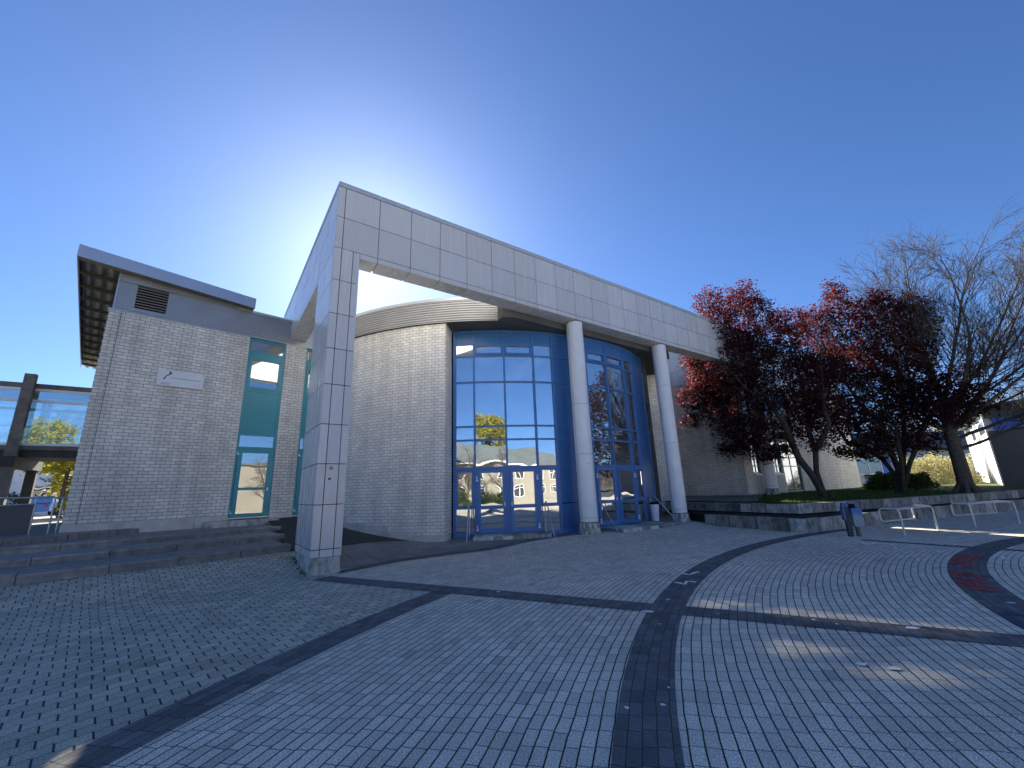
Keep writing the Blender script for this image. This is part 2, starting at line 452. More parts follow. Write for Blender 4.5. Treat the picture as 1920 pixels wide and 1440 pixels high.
def paving_mat():
    t = MT('concrete_paving', .8, .3); p = t.pos()
    x, y, r, fx, fy, cell, row = polar(t)
    m1 = edge(t, fx, fy, L_BRK, W_ROW, .0042, .0072)
    h1 = t.white(t.vec(cell, row)); h1b = t.white(t.vec(cell + 17.3, row))
    cx, cy, cc, cr_ = cobble(t, x, y)
    m2 = edge(t, cx, cy, .2, .152, .0088, .0045)
    h2 = t.white(t.vec(cc + 5.2, cr_))
    # large slabs near the drum
    a = R(38); u = (x * math.cos(a) + y * math.sin(a)) / .52; v = (y * math.cos(a) - x * math.sin(a)) / .52
    m3 = edge(t, u.fract(), v.fract(), .52, .52, .006, .006); h3 = t.white(t.vec(u.floor(), v.floor()))
    # regions
    na = R(153.1 + 90); off = (x - PC[0]) * math.cos(na) + (y - PC[1]) * math.sin(na)
    pu = (x - C0[0]) * AX[0] + (y - C0[1]) * AX[1]
    cob = r.gt(21.45) * off.gt(0.0).mx(pu.lt(.3))
    dC = (x - CL0[0]) * CLN[0] + (y - CL0[1]) * CLN[1]
    slab = dC.gt(0.0) * off.lt(.3) * pu.gt(.3)
    agg = t.noise(p, 75, 3, .75); agg2 = t.noise(p, 190, 2); med = t.noise(p, 2.6, 5, .6); big = t.noise(p, .35, 3)
    moss = t.noise(p, 1.3, 4, .6)
    speck = t.mapr(agg, .34, .66, .5, 1.5) * t.mapr(agg2, .34, .66, .7, 1.3)
    vo = t.n('ShaderNodeTexVoronoi'); vo.inputs['Scale'].default_value = 2.1; t.link(p, vo.inputs['Vector'])
    vd = X(t.nt, vo.outputs['Distance']); vs = t.xyz(vo.outputs['Color'])[0]
    gum = t.mapr(vd, .035, .06, .62, 1.0).mx(vs.lt(.55))
    speck = speck * gum * t.mapr(h1b, .95, .97, 1.0, .78)
    f1 = speck * t.mapr(h1, 0, 1, .87, 1.1) * t.mapr(med, .3, .7, .88, 1.1) * t.mapr(big, .35, .65, .9, 1.08)
    c1 = t.mix(h1b, (.70, .625, .515), (.71, .63, .515))
    a1 = t.mix(m1, (.022, .024, .021), t.val(f1, c1))
    f2 = speck * t.mapr(h2, 0, 1, .82, 1.16) * t.mapr(med, .3, .7, .85, 1.14) * t.mapr(big, .3, .7, .85, 1.12)
    c2 = t.mix(t.mapr(moss, .45, .65, 0, .6), (.51, .47, .375), (.43, .415, .30))
    a2 = t.mix(m2, (.028, .03, .026), t.val(f2, c2))
    f3 = t.mapr(agg, .36, .64, .8, 1.2) * t.mapr(h3, 0, 1, .86, 1.12) * t.mapr(med, .3, .7, .82, 1.15)
    a3 = t.mix(m3, (.03, .03, .03), t.val(f3, (.22, .215, .205)))
    c = t.mix(slab, t.mix(cob, a1, a2), a3)
    # far away beyond the square: plain asphalt
    far = ((x * x + y * y).op('SQRT')).gt(70.0)
    t.col(t.mix(far, c, (.06, .062, .06)))
    hh = m1 * cob.inv() + m2 * cob
    hh = hh * slab.inv() + m3 * slab
    tilt = h1 * cob.inv() * .15 + h2 * cob * .15
    t.bump(hh * .8 + tilt + agg * .22, .75, .006)
    t.rough(t.mapr(med, .3, .7, .62, .9))
    return t.m
def band_mat():
    t = MT('dark_band_paving', .85, .25); p = t.pos()
    x, y, r, fx, fy, cell, row = polar(t)
    m = edge(t, fx, fy, L_BRK, W_ROW, .004, .004); h = t.white(t.vec(cell + 3.3, row))
    agg = t.noise(p, 170, 2, .6); med = t.noise(p, 3, 4, .6); w = t.white(t.vec(cell, row + 7.7))
    f = t.mapr(agg, .36, .64, .65, 1.4) * t.mapr(h, 0, 1, .78, 1.22) * t.mapr(med, .3, .7, .85, 1.2)
    t.col(t.mix(m, (.03, .031, .03), t.val(f, t.mix(w, (.125, .125, .13), (.145, .14, .135)))))
    t.bump(m * .5 + agg * .3 + h * .2, .6, .004)
    return t.m
CL0 = gz(760, 1048, .05); CL1 = gz(1060, 1006, .12)
_cd = (CL1 - CL0)[:2]; _cd /= np.linalg.norm(_cd); CLN = np.array([-_cd[1], _cd[0]])
M['paving'] = paving_mat(); M['band'] = band_mat()
def asphalt(name, c):
    t = MT(name, .9, .2); p = t.pos(); a = t.noise(p, 140, 2); m = t.noise(p, 1.5, 5)
    t.col(t.val(t.mapr(a, .3, .7, .7, 1.3) * t.mapr(m, .3, .7, .8, 1.2), c)); t.bump(a, .5, .004); return t.m
M['tread'] = asphalt('tread_soil_and_shade', (.03, .03, .027))  # soil darkened to draw the shade line between the terrace tiers
M['asphalt'] = asphalt('ramp_asphalt', (.05, .052, .05))
def slab_path():
    t = MT('path_slabs', .85, .25); p = t.pos(); x, y, _ = t.xyz(p); a = R(45.15 - 90)
    u = (x * math.cos(a) + y * math.sin(a)) / .6; v = (y * math.cos(a) - x * math.sin(a)) / .2
    m = edge(t, u.fract(), v.fract(), .6, .2, .006, .006); h = t.white(t.vec(u.floor(), v.floor())); n = t.noise(p, 60, 3)
    t.col(t.mix(m, (.05, .05, .05), t.val(t.mapr(h, 0, 1, .85, 1.12) * t.mapr(n, .3, .7, .85, 1.15), (.22, .22, .215)))); t.bump(m, .5, .006)
    return t.m
M['path'] = slab_path()
def lawn_mat():
    t = MT('lawn_soil_and_grass', .95, .15); p = t.pos(); n = t.noise(p, .9, 5, .6); f = t.noise(p, 28, 3); g = t.noise(p, 120, 2)
    x, y, _ = t.xyz(p)
    bare = t.mapr(n, .5, .62, 0, .75)
    c = t.mix(bare, t.mix(f, (.045, .075, .014), (.11, .15, .03)), (.085, .07, .05))
    t.col(t.val(t.mapr(g, .3, .7, .7, 1.3), c)); t.bump(f + g * .5, .7, .03); return t.m
M['lawn'] = lawn_mat()
M['terrain'] = mottled('distant_ground', (.11, .105, .075), .3, .05, .95, .1, bump=0)
# ------------------------------------------------------------------ ground
def grid_sheet(xs, ys, fn, name, mat, keep=None):
    nx, ny = len(xs), len(ys)
    V = [(x, y, fn(x, y)) for y in ys for x in xs]; F = []
    for j in range(ny - 1):
        for i in range(nx - 1):
            if keep is None or keep(.5 * (xs[i] + xs[i + 1]), .5 * (ys[j] + ys[j + 1])):
                F.append((j * nx + i, j * nx + i + 1, (j + 1) * nx + i + 1, (j + 1) * nx + i))
    return struct(new_obj(name, V, F, mat))
def spaced(a, b, step, far):
    c = list(np.arange(a, b + 1e-6, step)); lo, hi = [], []
    d = step
    p = a
    while p > -far: d *= 1.35; p -= d; lo.append(p)
    d = step; p = c[-1]
    while p < far: d *= 1.35; p += d; hi.append(p)
    return lo[::-1] + c + hi
grid_sheet(spaced(-16, 14, .25, 900), spaced(-1, 24, .25, 900), gh, 'plaza_ground', M['paving'])

def strip(left, right, lift, name, mat, lab=None):
    V, F = [], []
    for a, b in zip(left, right):
        for p in (a, (a + b) / 2, b): V.append((p[0], p[1], gh(p[0], p[1]) + lift))
    for i in range(len(left) - 1):
        for k in (0, 1): F.append((3 * i + k, 3 * i + k + 1, 3 * i + 4 + k, 3 * i + 3 + k))
    return struct(new_obj(name, V, F, mat))
def ring(r, a): return PC[:2] + r * np.array([math.cos(R(a)), math.sin(R(a))])
def ringband(r0, r1, a0, a1, lift, name='ring_band', mat=None):
    A = np.arange(a0, a1 + .01, .7)
    return strip([ring(r0, a) for a in A], [ring(r1, a) for a in A], lift, name, mat or M['band'])
ringband(17.61, 18.04, 112.5, 262, .004)
ringband(13.73, 14.23, 95, 262, .004)
ringband(21.24, 21.66, 153.2, 262, .004)
def radial(a, r0, r1, w, lift):
    d = np.array([math.cos(R(a)), math.sin(R(a))]); n = np.array([-d[1], d[0]]); rs = np.arange(r0, r1 + .01, .35)
    return strip([PC[:2] + d * q - n * w / 2 for q in rs], [PC[:2] + d * q + n * w / 2 for q in rs], lift, 'radial_band', M['band'])
radial(153.1, 3, 24.85, .43, .008)
radial(121.6, 3, 16.6, .22, .008)
# band that runs from the pillar to the round columns
bp = [np.array([-3.93, 9.83]), gz(760, 1048, .04)[:2], gz(840, 1036, .06)[:2], gz(920, 1027, .09)[:2], gz(1000, 1014, .11)[:2], gz(1085, 1002, .11)[:2]]
def dense(P, k=8): return [P[i] * (1 - t) + P[i + 1] * t for i in range(len(P) - 1) for t in np.linspace(0, 1, k, endpoint=False)] + [P[-1]]
bp = dense(bp); nn = []
for i in range(len(bp)):
    d = bp[min(i + 1, len(bp) - 1)] - bp[max(i - 1, 0)]; d /= np.linalg.norm(d); nn.append(np.array([-d[1], d[0]]))
strip([p for p in bp], [p + n * .36 for p, n in zip(bp, nn)], .006, 'entrance_band', M['band'])
# spray paint on the inner ring, brick by brick
def sprayed(a0, a1, r0, r1, mat, name, dens):
    mb = MB()
    k0, k1 = int(r0 / W_ROW), int(r1 / W_ROW)
    for k in range(k0, k1 + 1):
        rr = (k + .5) * W_ROW; da = math.degrees(L_BRK / rr); a = a0 + rng.uniform(-1, 1) * .5
        while a < a1:
            if rng.random() < dens:
                g = .003; A = [a + math.degrees(g / rr), a + da - math.degrees(g / rr)]
                P = [ring(rr - W_ROW / 2 + g, A[0]), ring(rr - W_ROW / 2 + g, A[1]), ring(rr + W_ROW / 2 - g, A[1]), ring(rr + W_ROW / 2 - g, A[0])]
                mb.face([(p[0], p[1], .0085) for p in P][::-1])
            a += da
    o = mb.build(name, mat); return struct(o)
def rpx(x, y):
    p = gz(x, y); d = p[:2] - PC[:2]; return math.degrees(math.atan2(d[1], d[0])), np.linalg.norm(d)
aa, ab_ = rpx(1800, 1048)[0], rpx(1790, 1057)[0]
sprayed(rpx(1815, 1040)[0], rpx(1783, 1059)[0], 13.86, 14.2, M['redpaint'], 'red_paint_marking', .8)
sprayed(rpx(1783, 1073)[0], rpx(1805, 1104)[0], 13.86, 14.2, M['redpaint'], 'red_paint_marking', .82)
sprayed(rpx(1850, 1146)[0], rpx(1900, 1187)[0], 13.95, 14.2, M['bluepaint'], 'blue_paint_marking', .75)

# asphalt ramp beside the steps
ls = np.arange(-1.05, 5.21, .2); ds = np.arange(-4.85, .35, .2)
V, F = [], []
for d in ds:
    for l in ls:
        P = FL.p(l, d, 0); V.append((P[0], P[1], ramp_h(l, d) + .004))
for j in range(len(ds) - 1):
    for i in range(len(ls) - 1):
        P = FL.p(ls[i] + .1, ds[j] + .1, 0)
        k = j * len(ls) + i
        if (ls[i] + .9 > (ds[j] + 4.85) * .14) and np.linalg.norm(P[:2] - FC[:2]) > RO - .3: F.append((k, k + 1, k + 1 + len(ls), k + len(ls)))
struct(new_obj('asphalt_ramp', V, F, M['asphalt']))

# upper paved path left of the building, and the ground beyond
mb = MB()
pl = [FL.p(-30, -1.35, 0), FL.p(-5.4, -1.35, 0), FL.p(-3.6, -.2, 0), FL.p(-5.1, .2, 0), FL.p(-5.1, 70, 0), FL.p(-60, 70, 0)]
mb.prism(pl, .3, .925); mb.build('upper_path', M['path'], kind='structure')

# ------------------------------------------------------------------ stone steps
st = thing('stone_steps', 'worn grey concrete steps, four wide treads below the brick wall with the teal door', 'steps', FL.p(-3, -3, .27))
def tread(nose, zt, l1, back, zb, seed, jl=1.22):
    r = random.Random(seed); mb = MB(); l = l1; edge_l = []
    l0 = l1
    while l > -24:
        w = jl * r.uniform(.93, 1.06); a, b = l - w, l
        dz, dd = r.uniform(-.006, .006), r.uniform(-.012, .012)
        f = lambda q: nose(q) + dd
        zz = zt + dz; g = .006
        def slab(z0, z1, o, e):
            mb.hexa([FL.p(a + g, f(a) + o, z0), FL.p(b - g, f(b) + o, z0), FL.p(b - g, f(b) + e, z0), FL.p(a + g, f(a) + e, z0),
                     FL.p(a + g, f(a) + o, z1), FL.p(b - g, f(b) + o, z1), FL.p(b - g, f(b) + e, z1), FL.p(a + g, f(a) + e, z1)])
        slab(zz - .045, zz, 0, .40); slab(zb, zz - .046, .028 + r.uniform(0, .012), .38)
        l = a
    # paving behind the nosing blocks
    mb.hexa([FL.p(-24, nose(-24) + .41, zb), FL.p(l1 - .02, nose(l1) + .41, zb), FL.p(l1 - .02, back, zb), FL.p(-24, back, zb),
             FL.p(-24, nose(-24) + .41, zt - .012), FL.p(l1 - .02, nose(l1) + .41, zt - .012), FL.p(l1 - .02, back, zt + .014), FL.p(-24, back, zt + .014)])
    mb.build('step', M['step_blocks'], st)
lin = lambda a, b: (lambda l: a + (b - a) * (l + 6) / 5.3)
tread(lin(-5.0, -4.78), .455, -.79, -3.0, .2, 1)
tread(lin(-3.6, -3.28), .618, -.50, -1.75, .21, 2)
tread(lin(-2.32, -2.12), .782, -.28, -.02, .22, 3)
mb = MB()
nose = lambda l: -1.5 if l < -6.15 else -1.5 + (l + 6.15) * .52
for a, b in ((-3.75, -4.75), (-4.76, -6.1), (-6.11, -7.4), (-7.41, -8.6), (-8.61, -9.9), (-9.91, -11.2), (-11.2, -13), (-13, -16), (-16, -24)):
    for z0, z1, o in ((.893, .938, 0), (.4, .892, .03)):
        mb.hexa([FL.p(q, nose(q) + e, z) for z in (z0, z1) for q, e in ((b, o), (a, o), (a, max(.36, -.02 - nose(a))), (b, max(.36, -.02 - nose(b))))])
mb.build('step', M['step_blocks'], st)

# ------------------------------------------------------------------ left brick building
lb = thing('brick_building', 'pale brick building on the left with overhanging metal roof and narrow teal windows', 'building', FL.p(-2, 4, .9))
WL = -5.24
mb = MB()
def wallbox(mb, u0, u1, z0, z1, v0=0, v1=.35): mb.box(FL, u0, u1, v0, v1, z0, z1)
wallbox(mb, WL, -1.36, 1.13, ZT); wallbox(mb, -.09, .68, 1.13, ZT)
mb.box(FL, WL, WL + .35, .35, 12.4, 1.13, ZT)         # side wall
mb.build('brick_wall', M['brick'], lb)
mb = MB()
for a, b in ((WL - .02, -2.28), (-2.265, -1.36), (-.09, .68)):
    mb.box(FL, a, b, -.022, .35, .3, 1.127)
mb.box(FL, WL - .02, WL + .35, .352, 12.4, .3, 1.127)
mb.build('plinth', M['concrete'], lb)
mb = MB(); mb.box(FL, WL + .285, WL + .297, -.004, .02, 1.0, ZT); mb.build('movement_joint', M['joint'], lb)
# corrugated metal band
def ribs(z0, z1, pitch, depth):
    n = int(round((z1 - z0) / pitch)); p = (z1 - z0) / n; P = []
    for i in range(n):
        z = z0 + i * p
        P += [(0, z), (0, z + p * .42), (-depth, z + p * .55), (-depth, z + p * .88)]
    return P + [(0, z1)]
fnL = lambda u, o, z: FL.p(u, o, z)
mb = MB()
pr = [(o - .03, z) for o, z in ribs(7.66, 8.86, .064, .03)]
mb.sweep([(o, z) for o, z in pr if z <= 8.56], fnL, [WL + .1, -4.69]); mb.sweep([(o, z) for o, z in pr if z <= 8.56], fnL, [-3.895, .2])
mb.sweep([(o, z) for o, z in pr if z <= 7.81], fnL, [-4.69, -3.895])
mb.sweep([(o, z) for o, z in pr if z >= 8.59], fnL, [WL + .1, -1.9])
mb.build('corrugated_cladding', M['siding'], lb)
mb = MB()
mb.box(FL, WL + .08, -4.69, .0, .25, ZT + .02, 8.95); mb.box(FL, -3.895, 1.2, .0, .25, ZT + .02, 8.6); mb.box(FL, -4.69, -3.895, .12, .25, ZT + .02, 8.95)
mb.box(FL, -3.895, -1.5, .0, .25, 8.6, 8.75)
mb.box(FL, WL + .08, WL + .3, .25, 12.4, ZT + .02, 9.1)
mb.build('wall_backing', M['siding'], lb)
mb = MB()
mb.box(FL, WL - .03, 1.25, -.045, .3, ZT - .012, ZT + .035)
mb.box(FL, WL + .06, WL + .098, -.06, .02, ZT + .036, 8.9)
mb.build('drip_trim', M['fascia'], lb)
mb = MB(); mb.box(FL, -1.9, 1.25, -.065, .4, 8.56, 8.64); mb.build('parapet_cap', M['cap'], lb)
mb = MB(); mb.box(FL, -4.69, -3.895, .06, .115, 7.81, 8.59); mb.build('vent_recess', M['black'], lb)
mb = MB()
for i in range(8):
    z = 7.84 + i * .094
    mb.hexa([FL.p(-4.68, -.045, z), FL.p(-3.905, -.045, z), FL.p(-3.905, .055, z + .05), FL.p(-4.68, .055, z + .05),
             FL.p(-4.68, -.045, z + .022), FL.p(-3.905, -.045, z + .022), FL.p(-3.905, .055, z + .072), FL.p(-4.68, .055, z + .072)])
mb.build('vent_louvre', M['louvre'], lb)
# roof slab: falls towards the right
RU0, RU1, RV0, RV1 = -6.12, -1.46, -.5, 14.5
zr = lambda u: 9.27 + (8.965 - 9.27) * (u - RU0) / (RU1 - RU0)
mb = MB()
def slopebox(mb, u0, u1, v0, v1, d0, d1):
    mb.hexa([FL.p(u, v, zr(u) - d) for d in (d1, d0) for u, v in ((u0, v0), (u1, v0), (u1, v1), (u0, v1))])
slopebox(mb, RU0, -1.87, RV0, RV0 + .03, 0, .385); slopebox(mb, -1.866, RU1, RV0, RV0 + .03, 0, .385)
slopebox(mb, RU0 - .03, RU0 - .001, RV0, RV1, -.005, .39); slopebox(mb, RU1 + .001, RU1 + .03, RV0, RV1, .0, .385)
mb.build('roof_fascia', M['fascia'], lb)
mb = MB(); slopebox(mb, RU0, RU1, RV0 + .031, RV1, .01, .06); mb.build('roof_deck', M['farroof'], lb)
mb = MB(); slopebox(mb, RU0 + .01, RU1 - .01, RV0 + .031, RV0 + .3, .36, .385); mb.build('eaves_trim', M['timber_grey'], lb)
# trapezoid roof sheeting seen from below: ribs run along the wall, purlins cross it
mb = MB()
P = []; v = RV0 + .3
us = np.arange(RU0 + .05, WL + .35, .14)
pts = []
for i, u in enumerate(us): pts += [(u, .29 if i % 2 else .20), (u + .05, .29 if i % 2 else .20)]
for (u0, d0), (u1, d1) in zip(pts[:-1], pts[1:]):
    mb.face([FL.p(u0, v, zr(u0) - d0), FL.p(u0, RV1, zr(u0) - d0), FL.p(u1, RV1, zr(u1) - d1), FL.p(u1, v, zr(u1) - d1)])
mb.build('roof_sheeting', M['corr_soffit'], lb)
mb = MB()
for v in np.arange(.75, 14, 1.15): slopebox(mb, RU0 + .02, WL + .2, v, v + .09, .30, .41)
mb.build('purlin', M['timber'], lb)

def tealstrip(u0, u1, door, zb):
    """one floor-to-eaves window strip: frames, panes, infill, door"""
    rc = .10                                # frame sits back in the wall
    fr = MB(); w = .075
    Z = [(3.41, 3.49), (3.90, 3.96), (5.53, 5.62), (6.84, 6.92), (7.08, 7.10), (7.50, 7.58)]
    for a, b in ((u0, u0 + w), (u1 - w, u1)): fr.box(FL, a, b, rc - .05, rc + .06, zb, 7.58)
    for a, b in Z: fr.box(FL, u0 + w, u1 - w, rc - .045, rc + .05, a, b)
    fr.box(FL, u0 + w, u1 - w, rc - .045, rc + .05, 6.92, 7.08)
    f = fr.build('window_frame', M['teal'], lb)
    def pane(z0, z1, x0=u0 + w, x1=u1 - w, m='glass_teal', v=rc):
        mb = MB(); t = rng.normal(0, .002)
        mb.hexa([FL.p(x, y + (t if z == z1 else 0), z) for z in (z0, z1) for x, y in ((x0, v), (x1, v), (x1, v + .012), (x0, v + .012))])
        return mb
    pane(3.49, 3.90).build('window_pane', M['glass_teal'], lb); pane(7.10, 7.50, m='glass_dark').build('window_pane', M['glass_teal'], lb)
    sash = MB(); a, b = u0 + w + .004, u1 - w - .004
    for x0, x1, z0, z1 in ((a, a + .085, 5.625, 6.835), (b - .085, b, 5.625, 6.835), (a + .086, b - .086, 5.625, 5.715), (a + .086, b - .086, 6.75, 6.835)): sash.box(FL, x0, x1, rc - .07, rc + .03, z0, z1)
    so = sash.build('window_sash', M['teal'], lb)
    pane(5.715, 6.75, a + .085, b - .085, v=rc - .02).build('window_pane', M['glass_teal'], so)
    mb = MB(); mb.box(FL, u0 + w, u1 - w, rc - .02, rc + .03, 3.96, 5.53); mb.build('infill_panel', M['teal_panel'], lb)
    dr = MB(); a, b = u0 + w + .006, u1 - w - .006; zt = 3.40
    for x0, x1, z0, z1 in ((a, a + .13, zb + .03, zt), (b - .13, b, zb + .03, zt), (a + .131, b - .131, zb + .03, zb + .15), (a + .131, b - .131, zt - .13, zt), (a + .131, b - .131, 1.97, 2.06)):
        dr.box(FL, x0, x1, rc - .08, rc - .01, z0, z1)
    d = dr.build('door', M['teal'], lb)
    pane(zb + .15, 1.97, a + .13, b - .13, v=rc - .05).build('door_pane', M['glass_teal'], d); pane(2.06, zt - .13, a + .13, b - .13, v=rc - .05).build('door_pane', M['glass_teal'], d)
    for z in (zb + .16, zt - .2):
        h = MB(); h.box(FL, a - .05, a + .03, rc - .11, rc - .081, z, z + .035); h.box(FL, a - .045, a - .02, rc - .112, rc - .081, z + .036, z + .11); h.build('hinge', M['white'], d)
    h = MB(); h.box(FL, b - .075, b - .035, rc - .10, rc - .081, 1.94, 2.05); h.build('door_handle', M['white'], d)
    mb = MB(); mb.box(FL, u0, u1, rc - .09, rc + .1, zb - .02, zb + .026); mb.build('door_sill', M['steel'], lb)
tealstrip(-1.355, -.095, True, 1.03); tealstrip(.685, 1.6, True, .99)
mb = MB()   # dim room behind the glazing
mb.box(FL, -1.6, 1.6, 3.2, 3.25, .9, 7.6); mb.box(FL, WL + .36, -1.5, 2.9, 2.95, .9, 7.6)
mb.box(FL, -1.62, 1.6, .36, 3.2, 4.35, 4.65); mb.box(FL, -1.62, 1.6, .36, 3.2, .85, .9)
mb.box(FL, -1.64, -1.6, .36, 3.2, .85, 7.6)
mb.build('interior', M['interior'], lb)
mb = MB(); mb.box(FL, WL + .35, 1.3, .36, 12.4, 8.3, 8.45); mb.build('flat_roof', M['farroof'], lb)
mb = MB(); mb.box(FL, WL + .351, 3, 12.05, 12.4, .3, 8.3); mb.build('rear_wall', M['brick'], lb)
# threshold slab
mb = MB(); mb.hexa([FL.p(u, v, z) for z in (.785, .985) for u, v in ((-2.02, -.5), (.12, -.46), (.12, -.03), (-2.02, -.03))])
tag(mb.build('threshold_slab', M['base_concrete'], off=FL.p(-1, -.2, .8)), 'flat concrete threshold slab directly under the teal door', 'door step')
# sign board
sg = thing('sign_board', 'white rectangular sign board with a burnt squiggle, fixed high on the brick wall', 'sign', FL.p(-3.2, -.05, 5.6))
mb = MB(); mb.box(FL, -3.81, -2.585, -.075, -.045, 5.345, 5.885); mb.build('board', M['sign'], sg)
mb = MB(); mb.box(FL, -3.75, -2.65, -.044, .0, 5.58, 5.64); mb.build('mounting_rail', M['steel'], sg)
mb = MB(); z = lambda u, w: FL.p(-3.81 + u * 1.225, -.0765, 5.885 - w * .54)
mb.tube([z(.22, .10), z(.25, .13), z(.262, .19), z(.245, .26), z(.20, .34), z(.165, .42), z(.15, .50)], [.012, .026, .03, .02, .014, .012, .02], 6)
mb.build('burnt_mark', M['soot'], sg); mb = MB(); mb.tube([z(.115, .535), z(.14, .555), z(.165, .575)], [.008, .026, .01], 6); mb.build('burnt_spot', M['soot'], sg); mb = MB()
for k in range(22):
    u = .262 + k * .0305
    mb.box(FL, -3.81 + u * 1.225, -3.81 + (u + .0306) * 1.225, -.077, -.0752, 5.885 - .492 * .54, 5.885 - (.475 - .006 * (k % 3)) * .54)
mb.build('worn_line', M['soot'], sg)
mb = MB(); cxu = .18
pts = [z(cxu + .10 * math.cos(t), .86 + .055 * math.sin(t)) for t in np.linspace(0, 6.28, 22)]
mb.tube(pts, .006, 5, False); mb.tube([z(.10, .86), z(.17, .88), z(.26, .84)], .008, 5); mb.build('faded_emblem', M['faded'], sg)

# ------------------------------------------------------------------ clad portal: pillar and two beams
pf = thing('portal_frame', 'tall pale metal-clad portal with a square pillar and a long beam on top', 'portal', C0)
A3, B3, Z3 = AX, BX, np.array([0, 0, 1.])
VJ = [.35, .52, 1.475, 2.385, 3.31, 4.285, 5.195, 6.13, 7.06, 7.99]
mb = MB(); mb.box(FP, .032, .618, .032, 1.968, .352, 7.864); mb.box(FP, .03, 22.7, .03, .57, 7.865, 9.98)
mb.box(FP, .03, .57, .575, 10.8, 7.866, 9.97); mb.build('frame_core', M['joint'], pf)
mb = MB()
def pan(o, eu, ev, n, uj, vj): mb.panels(np.array(o) - n * .03, eu, ev, n, uj, vj)
pan(C0, A3, Z3, -B3, [0, .185, .475, .65], VJ)
pan(C0, B3, Z3, -A3, [0, .0, .105, 1.05, 2.0][1:], VJ)
pan(FP.p(.65, 0, 0), B3, Z3, A3, [0, .95, 2.0], VJ)
pan(FP.p(0, 2.0, 0), A3, Z3, B3, [0, .325, .65], VJ)
pil = mb.build('pillar', M['panel'], pf)
ts = [.65, 1.13] + [1.13 + .9405 * i for i in range(1, 24)]; TE = ts[-1]
mb = MB()
pan(C0, A3, Z3, -B3, [0, .185] + ts[1:], [7.99, 8.92, 9.852])
pan(C0, A3, Z3, -B3, ts, [7.83, 7.99])
bj = [0, .105] + [.105 + .945 * i for i in range(1, 12)]
pan(C0, B3, Z3, -A3, bj, [7.99, 8.92, 9.852]); pan(FP.p(0, 2.0, 0), B3, Z3, -A3, [0] + list(np.arange(.85, 8.6, .945)), [7.83, 7.99])
pan(FP.p(.65, 0, 7.83), A3, B3, -Z3, [0] + [t - .65 for t in ts[1:]], [0, .6])
pan(FP.p(0, 2.0, 7.83), B3, A3, -Z3, [0] + list(np.arange(.85, 8.6, .945)), [0, .6])
pan(FP.p(.6, .6, 0), A3, Z3, B3, [0] + [t - .6 for t in ts[1:]], [7.83, 8.85, 9.852])
pan(FP.p(.6, .6, 0), B3, Z3, A3, list(np.arange(0, 10.2, .945)), [7.83, 8.85, 9.852])
pan(FP.p(TE, 0, 0), B3, Z3, A3, [0, .6], [7.83, 8.92, 9.852])
mb.build('beam', M['panel'], pf)
mb = MB()
tt = [0, 1.13] + ts[2:]
for a, b in zip(tt[:-1], tt[1:]): mb.box(FP, a + (.004 if a else -.01), b - .004, -.012, .60, 9.858, 10.0)
bb = [.61] + bj[2:]
for a, b in zip(bb[:-1], bb[1:]): mb.box(FP, -.012, .6, a + .004, b - .004, 9.858, 10.0)
mb.build('coping', M['cap'], pf)
mb = MB(); mb.hexa([FP.p(u, v, z) for z, e in ((-.12, -.01), (.348, .022)) for u, v in ((e, e), (.65 - e, e), (.65 - e, 2 - e), (e, 2 - e))])
mb.build('pillar_base', M['base_concrete'], pf)
# stickers and scribble on the pillar front
mb = MB()
def onpil(u, z): return FP.p(u, -.0015, z)
c = onp(621, 877.5, C0, BX); uu, zz = FP.uv(c)[0], c[2]
k = [(.041, .041), (.03, .03), (.011, .0)]
for ro, ri in ((.042, .033), (.024, .017), (.008, 0)):
    n = 22
    for i in range(n):
        t0, t1 = 6.283 * i / n, 6.283 * (i + 1) / n
        mb.face([onpil(uu + ro * math.cos(t0), zz + ro * math.sin(t0)), onpil(uu + ro * math.cos(t1), zz + ro * math.sin(t1)), onpil(uu + ri * math.cos(t1), zz + ri * math.sin(t1)), onpil(uu + ri * math.cos(t0), zz + ri * math.sin(t0))][:4 if ri else 3])
for i in range(3):
    t = R(90 + 120 * i); mb.tube([onpil(uu + .008 * math.cos(t), zz + .008 * math.sin(t)), onpil(uu + .034 * math.cos(t), zz + .034 * math.sin(t))], .003, 4)
mb.build('round_sticker', M['soot'], pil)
c = onp(618, 898, C0, BX); uu, zz = FP.uv(c)[0], c[2]
mb = MB(); mb.face([onpil(uu - .03, zz - .03), onpil(uu + .028, zz - .012), onpil(uu + .024, zz + .034), onpil(uu - .034, zz + .014)]); mb.build('torn_sticker', M['soot'], pil)
c = onp(620, 928, C0, BX); uu, zz = FP.uv(c)[0], c[2]
mb = MB(); mb.tube([onpil(uu - .03, zz + .045), onpil(uu, zz + .05), onpil(uu + .028, zz + .03), onpil(uu + .02, zz), onpil(uu + .0, zz - .03)], .0025, 4); mb.tube([onpil(uu - .035, zz - .035), onpil(uu - .02, zz - .04)], .003, 4); mb.tube([onpil(uu + .0, zz - .03), onpil(uu + .03, zz - .036)], .0025, 4); mb.build('pen_scribble', M['faded'], pil)

